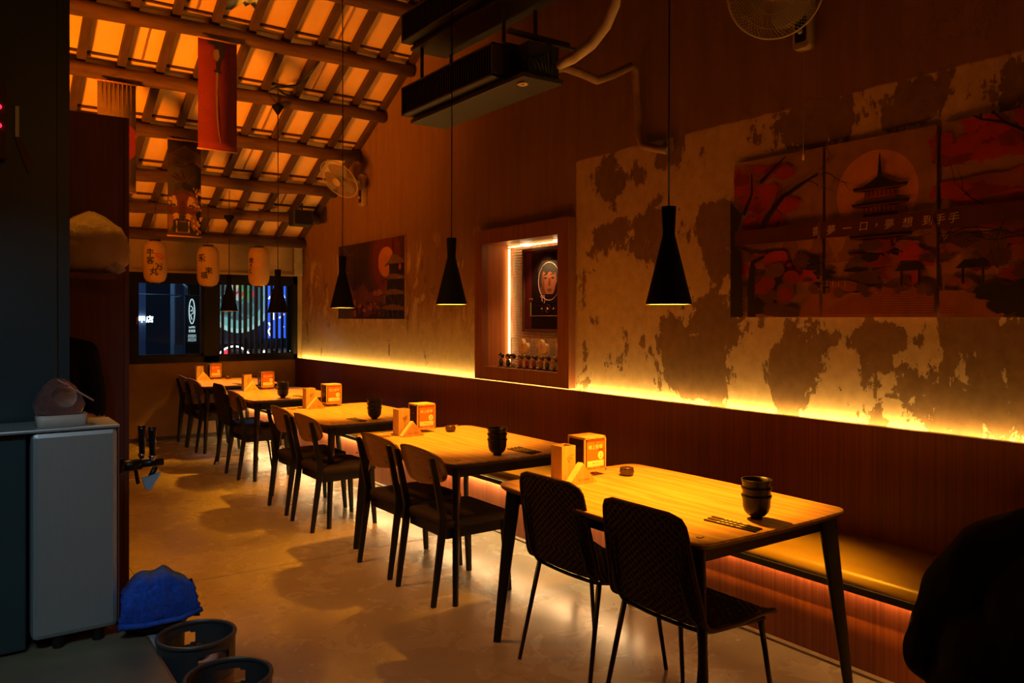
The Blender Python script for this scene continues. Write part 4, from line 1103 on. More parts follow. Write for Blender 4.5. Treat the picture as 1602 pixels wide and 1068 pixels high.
picture('canvas_picture', ['left third of the red autumn canvas, with a bare black tree', 'middle third of the red autumn canvas, with a pagoda before a full moon', 'right third of the red autumn canvas, cut by the photo edge'], 3.213, [(0, .608), (.625, 1.235), (1.262, 1.86)], 1.56, H, S, 'autumn pagoda canvases')
# far triptych: night pagoda
random.seed(9)
S = []; Wd = 1.77; H = .90
nsky = pm('night', (.03, .009, .008)); gl1 = pm('glow1', (.06, .010, .007)); gl2 = pm('glow2', (.13, .016, .008)); nm = pm('nightmoon', (.52, .19, .03)); mt_ = pm('mount', (.13, .035, .022)); twc = pm('blossom', (.28, .16, .11)); snow = pm('eave', (.17, .095, .06)); nblk = pm('nblack', (.010, .008, .010)); grn = pm('dim_ground', (.05, .045, .04))
S.append((nsky, [(0, 0), (Wd, 0), (Wd, H), (0, H)]))
for r_, c_ in ((.46, gl1), (.36, gl2)): S.append((c_, [(1.33+r_*math.cos(t), .66+r_*math.sin(t)) for t in [2*PI*k/36 for k in range(36)]]))
S.append((nm, [(1.33+.20*math.cos(t), .64+.17*math.sin(t)) for t in [2*PI*k/36 for k in range(36)]]))
S.append((mt_, [(.2, .2), (.32, .44), (.42, .33), (.58, .36), (.72, .42), (.9, .30), (1.1, .34), (1.3, .33), (1.4, .2)]))
for k in range(40): S.append(((mt_, pm('mount2', (.13, .03, .02)), pm('mount3', (.30, .09, .05)))[k % 3], blob(random.uniform(.3, 1.35), random.uniform(.04, .3), random.uniform(.03, .08), random.uniform(.02, .06), 16, .3)))
S.append((grn, [(0, 0), (.45, 0), (.3, .12), (0, .16)])); S.append((nblk, [(1.2, 0), (Wd, 0), (Wd, .25), (1.25, .12)]))
S.append((nblk, limb([(1.51, .70), (1.51, .9)], .008, .004)))
for k in range(4):
    y = .62-.17*k; w_ = .17+.075*k
    S.append((nblk, [(1.52-w_*.6, y-.15), (1.77, y-.15), (1.77, y), (1.52-w_*.6, y)]))
    S.append((snow, [(1.52-w_*1.15, y-.02), (1.52-w_*.7, y+.02), (1.52-w_*.25, y+.09 if k == 0 else y+.05), (1.56, y+.10 if k == 0 else y+.05), (1.77, y+.02), (1.77, y-.02), (1.52-w_*.6, y-.01)]))
    S.append((nblk, limb([(1.52-w_*1.2, y-.03), (1.52-w_*.7, y), (1.4, y-.015), (1.77, y-.02)], .008, .006)))
S.append((pm('lantern_red', (.5, .04, .02)), blob(1.68, .57, .035, .04)))
tw = []
for k in range(6): twigs(.16+random.uniform(-.05, .05), .88-.13*k, random.uniform(-.9, .6), .28, .004, 2, tw)
for k in range(4): twigs(.1+.1*k, .0, 1.4, .25, .004, 2, tw)
for k in range(5): twigs(1.2+.12*k, .02, random.uniform(.7, 2.2), .25, .004, 2, tw)
for q in tw: S.append((twc, q))
S.append((twc, ('雙層肉', .03, 1.70, .45)))
picture('night_canvas', ['left canvas of the dark night pagoda picture, behind a lamp shade', 'middle canvas of the dark night pagoda picture', 'right canvas of the dark night pagoda picture, with the moon and pagoda'], 9.38, [(0, .555), (.562, 1.13), (1.137, 1.77)], 1.54, H, S, 'night pagoda canvases')

# ------------------------------------------------------------ lanterns
PAPER = M('lantern_paper', (.44, .25, .10), (.38, .20, .075), 6, rough=.7)
def lantern(p, label, marks, seed):
    t = thing('paper_lantern', label, 'lantern', p, 0, 'paper lanterns above the window')
    prof = [(.05, -.245), (.10, -.225)]; n = 26
    for k in range(n+1):
        z = -.215+.43*k/n; e = abs(2*k/n-1)
        r = .128*(1-.20*e**6)+(.0018 if k % 2 else -.0005); prof.append((r, z))
    prof += [(.10, .225), (.05, .245)]
    MB().lathe(prof, 36).build('paper_body', PAPER, t)
    g = MB().lathe([(.0, .24), (.062, .24), (.062, .256), (0, .256)], 24); g.build('cap', BLACKW, t)
    MB().lathe([(.0, -.258), (.05, -.258), (.05, -.242), (0, -.242)], 24).build('cap', BLACKW, t)
    zt = roofz(p[1])-p[2]
    MB().tube([(0, 0, .256), (0, 0, zt+.05)], .0025, 5).build('cord', BLACKM, t)
    g = MB()
    for (txt, sz, th, z, m_) in marks:
        if txt == 'fan':
            vs = arc(0, 0, .085, .1, 1.75, 10)+arc(0, 0, .038, 1.75, .1, 10)
            geo = (vs, [list(range(len(vs)))]); ss = 1
            parts = [(geo[0], geo[1], REDP, 1, .0)]
            for k in range(8):
                a_ = .25+1.35*(k % 4)/3.2; r_ = .05 if k < 4 else .073; parts.append((arc(r_*math.cos(a_), r_*math.sin(a_), .007, 0, 2*PI, 8), [list(range(9))], PAPER, 1, .0012))
        elif txt == 'dots':
            parts = [(arc(random.uniform(-.045, .045), random.uniform(-.05, .05), .007, 0, 2*PI, 6), [list(range(7))], M('faint_red', (.62, .18, .08)) if 'faint_red' not in bpy.data.materials else bpy.data.materials['faint_red'], 1, .0) for k in range(26)]
        else:
            vs, fs = textgeo(txt); parts = [([(x_+ox, y_+oy) for x_, y_ in vs], fs, m_, sz*1.25, .0) for ox, oy in ((-.025, 0), (.025, 0), (0, .025), (0, -.025))]
        for vs, fs, mm, ss, eo in parts:
            out = [((.1325+eo)*math.cos(th+x_*ss/.13), (.1325+eo)*math.sin(th+x_*ss/.13), z+y_*ss) for x_, y_ in vs]
            g.add(out, fs, mm)
    g.build('brush_lettering', INK, t)
    return t
# angle that faces the camera, marks are laid around it
f = lambda p: math.atan2(-p[1], -p[0])
p = (1.945, 10.0, 2.21); q = f(p)
lantern(p, 'left paper lantern, with black brush characters and a red fan', [('牛', .075, q-.42, .10, INK), ('客', .075, q-.42, .01, INK), ('fan', 1, q+.10, .01, None), ('万', .07, q+.32, -.065, INK), ('丸', .075, q-.1, -.12, INK)], 1)
p = (2.545, 10.0, 2.18); q = f(p)
lantern(p, 'middle paper lantern, with three black brush characters', [('禾', .085, q-.62, .09, INK), ('来', .07, q+.05, -.06, INK), ('福', .07, q-.38, -.115, INK)], 2)
p = (3.16, 10.0, 2.197); q = f(p)
lantern(p, 'right paper lantern, with a vertical line of small characters', [('dots', 1, q-.25, .04, None), ('焼', .06, q-.78, .07, INK), ('き', .045, q-.8, .005, INK), ('と', .06, q-.85, -.06, INK)], 3)

# ------------------------------------------------------------ banners
def banner(p, w_, h_, label, shapes, cloth, rod):
    t = thing('hanging_banner', label, 'banner', p, 0, 'banners hanging from the roof logs')
    g = MB(); n = 12; vs = []
    for k in range(n+1):
        z = -h_*k/n; vs += [(-w_/2, .004*math.sin(k*.9), z), (w_/2, .004*math.sin(k*.9+.5), z)]
    g.add(vs, [(2*k, 2*k+1, 2*k+3, 2*k+2) for k in range(n)], None, True)
    o = g.build('cloth', cloth, t); sd = o.modifiers.new('s', 'SOLIDIFY'); sd.thickness = .002
    MB().tube([(-w_/2-.006, 0, 0), (w_/2+.006, 0, 0)], .009, 8).build('rod', rod, t); MB().tube([(-w_/2-.006, 0, -h_), (w_/2+.006, 0, -h_)], .010, 8).build('rod', rod, t)
    MB().tube([(-w_/2+.02, 0, .0), (0, 0, .07), (w_/2-.02, 0, .0)], .0015, 4).build('string', BLACKM, t)
    F = frame((-w_/2, -.0075, -h_), (1, 0, 0), (0, 0, 1)); g = MB()
    for k, (mt, pts) in enumerate(shapes):
        c = clip(pts, .003, w_-.003, 0, h_)
        if len(c) > 2: g.poly(c, .00012*k, mt, F)
    g.build('printed_design', None, t); return t
random.seed(4)
RODW = M('banner_rod', (.40, .15, .06), rough=.5)
S = []; bl_ = pm('ban_black', (.015, .012, .012)); tan = pm('ban_tan', (.24, .13, .06)); wh = pm('ban_speck', (.35, .2, .16))
S.append((bl_, blob(.17, .955, .075, .025))); S.append((bl_, [(.13, .93), (.23, .94), (.22, .84), (.18, .76), (.15, .80), (.16, .88)])); S.append((bl_, [(.08, .97), (.15, .98), (.14, .94), (.09, .945)]))
S.append((tan, [(.14, .90), (.175, .91), (.185, .84), (.165, .79), (.135, .82), (.13, .87)]))
S.append((tan, limb([(.165, .70), (.16, .5), (.165, .3), (.18, .15), (.195, .06)], .011, .004)))
S.append((bl_, [(.155, .80), (.185, .80), (.18, .70), (.155, .70)])); S.append((bl_, [(.135, .715), (.20, .705), (.20, .69), (.135, .70)]))
for k in range(60): S.append((wh, arc(random.uniform(.02, .32), random.uniform(.1, .97), .0022, 0, 2*PI, 5)))
banner((1.955, 7.36, 4.055), .34, .99, 'red hanging banner printed with a tan sword', S, M('banner_red', (.16, .006, .006), rough=.85), RODW)
S = []; t1 = pm('tiger_org', (.15, .06, .025)); t2 = pm('tiger_dark', (.04, .008, .01)); t3 = pm('tiger_cream', (.36, .20, .09)); t4 = pm('tiger_red', (.085, .014, .012))
S.append((pm('tiger_brown', (.075, .032, .02)), [(.0, .84), (.08, .89), (.17, .95), (.26, .9), (.33, .86), (.33, .72), (.25, .78), (.17, .74), (.08, .79), (0, .72)]))
for k in range(26): S.append(((t2, bl_)[k % 2], limb([(random.uniform(.02, .3), random.uniform(.72, .93)) for _ in range(1)]*1+[(random.uniform(.05, .28), random.uniform(.7, .9))], .003, .001)))
for k in range(30):
    a_ = random.uniform(.3, 2.8); S.append((t2, limb([(.16+.05*math.cos(a_), .55+.04*math.sin(a_)), (.16+.15*math.cos(a_), .55+.14*math.sin(a_))], .003, .001)))
S.append((t4, blob(.15, .33, .17, .17, 30, .12)))
for sx_ in (-1, 1):
    c = .14
    S.append((t3, [(c+sx_*.05, .36), (c+sx_*.07, .42), (c+sx_*.13, .40), (c+sx_*.14, .33), (c+sx_*.09, .30), (c+sx_*.05, .31)]))
    S.append((bl_, [(c+sx_*.06, .325), (c+sx_*.12, .34), (c+sx_*.11, .31), (c+sx_*.07, .305)])); S.append((t1, arc(c+sx_*.09, .325, .008, 0, 2*PI, 8)))
    for k in range(5): S.append((bl_, limb([(c+sx_*.10, .40-.05*k), (c+sx_*.17, .43-.055*k)], .006, .001)))
    S.append((t3, [(c+sx_*.02, .22), (c+sx_*.06, .24), (c+sx_*.12, .20), (c+sx_*.11, .15), (c+sx_*.07, .17), (c+sx_*.03, .19)]))
    S.append((t1, [(c+sx_*.08, .2), (c+sx_*.13, .23), (c+sx_*.16, .15), (c+sx_*.12, .05), (c+sx_*.09, .10)]))
for k in range(6): S.append((bl_, limb([(.06, .42+.02*k), (.14, .455+.02*k), (.22, .42+.02*k)], .005, .004)))
S.append((t2, [(.12, .36), (.16, .36), (.175, .22), (.105, .22)])); S.append((bl_, [(.10, .215), (.18, .215), (.155, .165), (.125, .165)]))
S.append((bl_, [(.06, .155), (.22, .155), (.23, .04), (.19, .02), (.09, .02), (.05, .04)])); S.append((t1, [(.07, .03), (.21, .03), (.2, .045), (.08, .045)]))
for x_ in (.075, .195): S.append((t3, [(x_, .155), (x_+.02, .155), (x_+.01, .09)])); S.append((t3, [(x_, .04), (x_+.02, .04), (x_+.01, .09)]))
for x_ in (.11, .125, .14, .155, .17): S.append((t3, [(x_, .155), (x_+.010, .155), (x_+.005, .14)]))
for k in range(40): S.append(((t3, t1, bl_)[k % 3], limb([(random.uniform(.22, .33), random.uniform(.02, .5)), (random.uniform(.2, .33), random.uniform(.02, .5))][:1]+[(random.uniform(.24, .33), random.uniform(.02, .4))], .004, .001)) if False else ((t1, t3)[k % 2], blob(random.uniform(.25, .33), random.uniform(.03, .5), .012, .02, 8)))
banner((1.98, 8.72, 3.405), .33, 1.0, 'dark hanging banner printed with a roaring tiger', S, M('banner_dark', (.022, .010, .010), rough=.85), RODW)
S = [(pm('sun_red', (.15, .01, .008)), [(.21+.135*math.cos(t), .46+.135*math.sin(t)*1.3) for t in [2*PI*k/30 for k in range(30)]]), (bl_, blob(.14, .60, .06, .03))]
for k in range(8): S.append((pm('ban_stain', (.22, .1, .055)), limb([(.03+.035*k, 1.0), (.035+.035*k, .8-.05*(k % 3))], .006, .001)))
banner((1.235, 8.03, 3.715), .32, 1.0, 'beige hanging banner with a red sun, partly behind the dark partition', S, M('banner_beige', (.17, .09, .05), (.12, .06, .035), 5, rough=.85), RODW)

# ------------------------------------------------------------ wall fans
def wall_fan(mount, head, nrm, label, string=False, up=None):
    t = thing('wall_fan', label, 'fan', (W, mount[0], mount[1]), 0, 'wall fans')
    g = MB(); g.prism(rrect(-.055, .055, -.19, .19, .03, 5), .002, .07, None, frame((0, 0, 0), (0, -1, 0), (0, 0, 1)), True)
    g.build('wall_bracket', FANP, t, bevel=.008)
    F = frame((-.0705, 0, 0), (0, -1, 0), (0, 0, 1))
    MB().prism(rrect(-.036, .036, -.15, .0, .015, 4), 0, .002, None, F).build('control_panel', BLACKM, t)
    MB().lathe([(0, .016), (.014, .016), (.016, .0), (0, 0)], 16, None, F @ Matrix.Translation((0, -.09, 0))).build('knob', FANP, t)
    h = Vector(head)-Vector((W, mount[0], mount[1])); n_ = Vector(nrm).normalized()
    u_ = n_.cross(Vector((0, 0, 1))).normalized()
    X = frame(h, u_, n_.cross(u_))   # z = n_
    X = Matrix((u_, n_.cross(u_), n_)).transposed().to_4x4(); X.translation = h
    g = MB(); g.tube([(-.05, 0, .08), (-.12, 0, .10), h-n_*.13], .022, 10); g.build('arm', FANP, t)
    MB().lathe([(.0, -.16), (.045, -.155), (.06, -.12), (.062, -.05), (.0, -.045)], 20, None, X).build('motor', FANP, t)
    # guard: radial wires and rings
    R = .25; g = MB()
    def prof(r, side): return side*(.012+.048*math.sqrt(max(0, 1-(r/R)**2)))
    for side in (1, -1):
        for k in range(72):
            a = 2*PI*k/72; pts = []
            for j in range(7):
                r = .052+(R-.052)*j/6; sw = a+.35*(j/6)**2*side
                pts.append(X @ Vector((r*math.cos(sw), r*math.sin(sw), prof(r, side))))
            g.tube(pts, .0011, 3, None, False)
        for r in (.20, .125):
            g.tube([X @ Vector((r*math.cos(2*PI*k/40), r*math.sin(2*PI*k/40), prof(r, side))) for k in range(40)], .0014, 4, None, False, True)
    g.tube([X @ Vector((R*math.cos(2*PI*k/56), R*math.sin(2*PI*k/56), 0)) for k in range(56)], .0058, 6, None, False, True)
    g.build('guard', FANP, t)
    MB().lathe([(.054, .050), (.054, .060), (.045, .066), (0, .068)], 28, None, X).build('badge', FANP, t)
    for k in range(3):
        a0 = 2*PI*k/3; g = MB(); vs = []; nr, na = 6, 8
        for i in range(nr+1):
            r = .04+.175*i/nr; wdt = .55+.35*math.sin(PI*i/nr)
            for j in range(na+1):
                a = a0+(j/na-.5)*2*wdt*(.85); vs.append(X @ Vector((r*math.cos(a), r*math.sin(a), (j/na-.5)*.05)))
        g.add(vs, [(i*(na+1)+j, i*(na+1)+j+1, (i+1)*(na+1)+j+1, (i+1)*(na+1)+j) for i in range(nr) for j in range(na)], None, True)
        g.build('blade', FANB, t)
    if string:
        g = MB().tube([(-.035, 0, -.19), (-.04, .0, -.45), (-.045, .0, -.78)], .0012, 4); g.build('pull_cord', FANP, t)
        MB().lathe([(.003, -.78), (.007, -.80), (.006, -.815), (0, -.815)], 8, None, Matrix.Translation((-.045, 0, 0))).build('cord_toggle', M('toggle', (.7, .45, .15)), t)
    return t
wall_fan((2.72, 3.27), (3.62, 2.665, 3.325), (-.80, -.42, -.30), 'wall fan cut by the top edge of the photo, with a long pull cord', True)
wall_fan((8.66, 3.06), (3.62, 8.55, 3.14), (-.70, -.22, -.66), 'smaller-looking wall fan at the end of the roof logs')

# ------------------------------------------------------------ air conditioners and pipes
def ac_unit(z, label):
    t = thing('ducted_air_conditioner', label, 'air conditioner', (3.06, 4.7, z), 0, 'ducted air conditioners')
    MB().box(-.16, .16, -.72, .76, 0, .03).build('drip_tray', ACM, t, bevel=.003)
    MB().box(-.15, .17, -.5, .74, .03, .28).build('casing', ACM, t)
    g = MB(); g.box(-.235, -.15, -.49, .77, .05, .062).box(-.235, -.15, -.49, .77, .255, .265).box(-.235, -.15, -.49, -.475, .05, .265).box(-.235, -.15, .755, .77, .05, .265)
    g.build('outlet_frame', ACM, t)
    g = MB()
    for k in range(40): y = -.46+1.20*k/39; g.box(-.225, -.16, y-.003, y+.003, .062, .255)
    g.build('outlet_fins', ACB, t)
    MB().box(-.10, .14, -.70, -.505, .03, .24).build('control_box', ACB, t)
    g = MB(); random.seed(2)
    for k in range(6):
        y = -.71-.0*k; g.tube([(-.12+.03*k, -.66, .08+.02*k), (-.14+.03*k, -.70, .14), (-.08+.03*k, -.715, .10+.02*k), (-.02+.02*k, -.70, .05)], .006, 5)
    g.build('wiring', BLACKM, t)
    zt = roofz(4.7)+.1-z
    for x_ in (-.12, .14):
        for y_ in (-.45, .65):
            q = .56 if z < 3.3 else roofz(max(4.7+y_, RY))+.1-z; MB().box(x_-.012, x_+.012, y_-.006, y_+.006, .28, q).build('hanger', ACM, t)
    g = MB().box(-.19, .30, -.62, -.58, .30, .325).box(.10, .36, -.66, -.62, .27, .285); g.build('bracket', ACM, t)
    return t
ac_unit(3.06, 'lower of the two black ducted air conditioners hung above the niche')
ac_unit(3.62, 'upper black ducted air conditioner, cut by the top edge of the photo')
t = MB().lathe([(.012, 0), (.034, 0), (.036, -.008), (.026, -.014), (.012, -.010)], 24).build('sensor_ring', M('ring_cream', (.75, .55, .3), rough=.5), None, (2.985, 4.10, 3.059)); tag(t, 'small cream ring under the near end of the lower air conditioner', 'sensor')
def wp(u, v, x): return on_x(u, v, x)
g = MB(); g.tube([wp(872, 103, 3.2), wp(895, 92, 3.25), wp(925, 70, 3.35), wp(948, 40, 3.4), wp(962, 8, 3.42), wp(966, -30, 3.42), wp(968, -80, 3.42)], [.03, .035, .036, .036, .034, .032, .032], 12)
tag(g.build('insulated_pipe', PIPEW), 'thick pale insulated pipe rising from the air conditioner', 'pipe')
g = MB(); pts = [wp(857, 117, 3.15), wp(868, 108, 3.2), wp(885, 106, 3.3), wp(915, 117, 3.5), wp(934, 126, 3.62), wp(960, 117, 3.78), wp(988, 103, 3.9), wp(994, 110, 3.94), wp(997, 150, 3.955), wp(1000, 215, 3.955), wp(1006, 228, 3.955), wp(1030, 233, 3.955), wp(1045, 236, 3.96)]
g.tube(pts, .028, 10)
tag(g.build('drain_pipe', PIPEB), 'tan wrapped drain pipe bending down the wall', 'pipe')
# low black speaker in the roof corner
t = thing('speaker', 'black box speaker in the corner where roof and wall meet', 'speaker', (3.62, 9.72, 2.71))
MB().box(-.15, .12, -.09, .09, 0, .2).build('cabinet', ACB, t, bevel=.02); MB().box(-.12, .09, -.095, -.088, .02, .18).build('grille', BLACKM, t); MB().tube([(0, 0, .2), (0, 0, .29)], .01, 6).build('bracket', BLACKM, t)

# ------------------------------------------------------------ left foreground
PART = M('dark_partition_veneer', (.17, .055, .045), (.13, .04, .033), 3, (20, 20, .5), .6)
px1 = on_y(200, 500, 4.1).x
t = thing('partition', 'dark red veneer partition standing left of the window', 'partition', (.1, 4.1, 0))
MB().box(-1.4, px1-.1, 0, .04, 0, 2.50).build('panel', PART, t)
MB().box(px1-.115, px1-.095, -.004, .044, 0, 2.50).build('edge_strip', PART, t)
cx1 = on_y(109, 500, 3.35).x
t = thing('tall_refrigerator', 'tall dark teal cabinet filling the left edge of the photo', 'refrigerator', (-.2, 3.5, 0))
MB().box(-.75, cx1+.2, -.15, .0, 0, 3.0).build('body', PLAST, t)
MB().box(.02, cx1+.16, -.165, -.15, .1, 2.9).build('door', PLAST, t, bevel=.004)
MB().tube([(.07, -.19, 1.0), (.07, -.19, 1.5)], .01, 8).box(.062, .078, -.19, -.16, 1.0, 1.02).box(.062, .078, -.19, -.16, 1.48, 1.5).build('handle', PLAST, t)
# hanging tool and red lights near the left edge
p = on_y(8, 170, 3.27)
t = thing('red_indicator_light', 'small device with two red lights at the left edge', 'indicator', (p.x, 3.275, p.z))
MB().box(-.06, .004, .0, .06, -.17, .09).build('housing', M('device_brown', (.10, .05, .03), rough=.6), t)
g = MB(); RL = emis('red_light', (1, .02, .06), 2.2)
g.ball((-.018, -.003, .005), .009, None, 10, 6).ball((-.018, -.003, -.06), .009, None, 10, 6); g.build('red_light', RL, t)
p = on_y(28, 205, 3.32)
t = thing('hanging_spatula', 'blurred grey tool hanging beside the red lights', 'utensil', (p.x, 3.328, p.z))
MB().box(-.008, .004, -.004, .004, -.02, .09).build('handle', STEEL, t); MB().add([(-.01, 0, -.02), (.02, 0, -.03), (.05, 0, -.12), (.035, 0, -.15), (.02, 0, -.11), (-.01, .006, -.02), (.02, .006, -.03), (.05, .006, -.12), (.035, .006, -.15), (.02, .006, -.11)], [(0, 1, 2, 3, 4), (9, 8, 7, 6, 5), (0, 5, 6, 1), (1, 6, 7, 2), (2, 7, 8, 3), (3, 8, 9, 4), (4, 9, 5, 0)]).build('blade', M('dull_grey', (.12, .09, .09), rough=.6), t)

# low stand, beer dispenser
t = thing('low_stand', 'low worktop under the beer dispenser, bottom left corner', 'stand', (.1, 2.8, 0))
MB().box(-.5, .45, -.95, .5, .43, .45).build('top', M('stand_top', (.16, .13, .08), (.12, .095, .06), 6, rough=.5), t)
MB().box(.45, .456, -.95, .5, .425, .453).build('edge_trim', M('edge_red', (.20, .08, .05), rough=.4), t)
for x_ in (-.46, .41):
    for y_ in (-.9, .46): MB().box(x_-.02, x_+.02, y_-.02, y_+.02, 0, .43).build('leg', BLACKM, t)
bx0, bx1, by = .212, .472, 3.03
BH0, BH1 = .49, 1.178
t = thing('beer_dispenser', 'grey steel beer dispenser box with two black tap handles', 'beer dispenser', (bx0, by, 0))
MB().box(0, bx1-bx0, 0, .24, BH0, BH1).build('cabinet', STEEL, t, bevel=.018)
MB().box(-.35, bx1-bx0+.004, -.004, .245, BH1, BH1+.012).build('top_plate', STEEL, t, bevel=.004)
MB().box(-.35, -.012, .03, .24, BH0-.03, BH1).build('side_cabinet', PLAST, t, bevel=.006)
MB().box(bx1-bx0-.002, bx1-bx0+.003, .005, .235, BH0+.01, BH1-.005).build('side_edge', M('side_red', (.22, .07, .05), rough=.4, metal=.3), t)
for x_ in (.08, .20):
    for y_ in (.03, .2): MB().lathe([(.018, .45), (.02, .49)], 12, None, Matrix.Translation((x_, y_, 0))).build('foot', BLACKM, t)
TZ = on_y(230, 725, 3.13).z
g = MB(); w0 = bx1-bx0
g.tube([(w0, .10, TZ), (w0+.03, .10, TZ)], .030, 16).tube([(w0+.02, .10, TZ), (w0+.09, .10, TZ)], .020, 12).tube([(w0+.09, .10, TZ+.002), (w0+.165, .10, TZ+.002)], .014, 12)
g.build('tap_body', BLACKM, t)
for dx, dy in ((.098, .13), (.122, .07)):
    g = MB(); g.lathe([(0, TZ+.035), (.010, TZ+.035), (.014, TZ+.12), (.015, TZ+.135), (.0, TZ+.137)], 14, None, Matrix.Translation((w0+dx, dy, 0))); g.build('tap_handle', M('gloss_black', (.01, .01, .012), rough=.12) if 'gloss_black' not in bpy.data.materials else bpy.data.materials['gloss_black'], t)
    MB().lathe([(.008, TZ+.015), (.014, TZ+.028), (.014, TZ+.034), (0, TZ+.036)], 14, None, Matrix.Translation((w0+dx, dy, 0))).build('tap_collar', CHROME, t)
MB().tube([(w0+.075, .13, TZ-.01), (w0+.085, .13, TZ-.075)], .007, 10).build('spout', BLACKM, t); MB().tube([(w0+.135, .08, TZ-.01), (w0+.115, .08, TZ-.05)], .010, 10).build('spout', BLACKM, t)
MB().add([(w0+.085, .06, TZ-.045), (w0+.15, .06, TZ-.03), (w0+.115, .06, TZ-.088), (w0+.10, .06, TZ-.09), (w0+.085, .075, TZ-.045), (w0+.15, .075, TZ-.03), (w0+.115, .075, TZ-.088), (w0+.10, .075, TZ-.09)], [(3, 2, 1, 0), (4, 5, 6, 7), (0, 1, 5, 4), (1, 2, 6, 5), (2, 3, 7, 6), (3, 0, 4, 7)]).build('nozzle', M('clear_nozzle', (.25, .36, .48), rough=.25), t)
# wrapped pack on the dispenser
p = ((bx0+.03), 3.13)
t = thing('wrapped_food_pack', 'film-wrapped pack with a cream base on top of the beer dispenser', 'pack', (on_y(95, 650, 3.13).x, 3.13, BH1+.012))
MB().prism(rrect(-.065, .068, -.05, .05, .02, 4), 0, .03, None, None, True).build('base_tray', M('cream_tray', (.55, .45, .38), rough=.4), t)
random.seed(8); g = MB(); vs = []; nn_ = 18
for k, (r, z) in enumerate(((1, .03), (1.05, .055), (.93, .085), (.66, .11), (.28, .125), (.02, .128))):
    for j in range(nn_):
        a = 2*PI*j/nn_; q = random.uniform(.90, 1.06); vs.append((.066*r*q*math.cos(a)-.006, .055*r*q*math.sin(a), z+random.uniform(-.004, .004)))
g.add(vs, [(i*nn_+j, i*nn_+(j+1) % nn_, (i+1)*nn_+(j+1) % nn_, (i+1)*nn_+j) for i in range(5) for j in range(nn_)], None, False)
x = NX('crinkled_film'); x.base((.20, .085, .075)); x.rough(.12); x.b.inputs['Coat Weight'].default_value = 1; x.bump(x.noise(x.coord(), 60, 6, .7), .9, .02)
g.build('film_cover', x.m, t)
x = NX('film_highlight'); x.base((.75, .8, .85)); x.rough(.25); x.b.inputs['Metallic'].default_value = 1; x.bump(x.noise(x.coord(), 45, 8, .75), 1, .04)
MB().ball((.004, -.040, .078), (.036, .020, .032), None, 16, 12).build('highlight_patch', x.m, t); t.scale = (1.15, 1.0, 1.22)  # silvery lump added to stand for the bright highlights on the film
MB().add([(-.01, -.03, .125), (.085, -.03, .062), (.085, .03, .062), (-.01, .03, .125), (-.01, -.03, .131), (.085, -.03, .068), (.085, .03, .068), (-.01, .03, .131)], [(3, 2, 1, 0), (4, 5, 6, 7), (0, 1, 5, 4), (1, 2, 6, 5), (2, 3, 7, 6), (3, 0, 4, 7)]).build('label_flap', M('flap_pink', (.40, .18, .14), rough=.5), t)
# shelf and plastic bag on the partition
sx0 = on_y(109, 427, 4.0).x
t = thing('shelf', 'small dark shelf on the partition, under the plastic bag', 'shelf', (.45, 4.1, 1.755))
MB().box(-.25, on_y(176, 427, 4.0).x-.45, -.22, 0, -.022, 0).build('board', PART, t); MB().box(-.1, -.08, -.16, -.001, -.14, -.022).build('bracket', BLACKM, t)
bc = on_y(140, 380, 3.98)
t = thing('plastic_bag', 'clear crinkled plastic bag of white packs on the shelf', 'bag', (bc.x, 3.975, 1.755))
random.seed(6); g = MB(); vs = []; nn_ = 24; K = 12; Rr = [.55, .85, .98, 1.0, 1.0, .98, .95, .9, .8, .65, .4, .1]
for i in range(K):
    z = .275*i/(K-1)
    for j in range(nn_):
        a = 2*PI*j/nn_; q = random.uniform(.94, 1.04); c_ = math.cos(a)
        vs.append((.165*Rr[i]*q*math.copysign(abs(c_)**.8, c_), .105*Rr[i]*q*math.sin(a), max(.001, z+random.uniform(-.006, .006))))
g.add(vs, [(i*nn_+j, i*nn_+(j+1) % nn_, (i+1)*nn_+(j+1) % nn_, (i+1)*nn_+j) for i in range(K-1) for j in range(nn_)]+[list(range(nn_))[::-1]], None, True)
x = NX('clear_film'); x.base((.75, .52, .36)); x.rough(.15); x.b.inputs['Alpha'].default_value = .62; x.bump(x.noise(x.coord((1, 1, .5)), 22, 6, .7, .6), 1, .02)
g.build('film', x.m, t)
MB().tube([(.06, -.06, .03), (.085, -.08, .012), (.10, -.085, .012), (.118, -.085, .03)], [.03, .014, .018, .026], 10).build('knotted_neck', x.m, t)
g = MB().ball((-.02, 0, .125), (.115, .075, .105), None, 20, 12).ball((-.05, -.01, .085), (.10, .08, .08), None, 20, 12)
g.build('white_packs', M('pack_white', (.42, .29, .2), rough=.6), t)

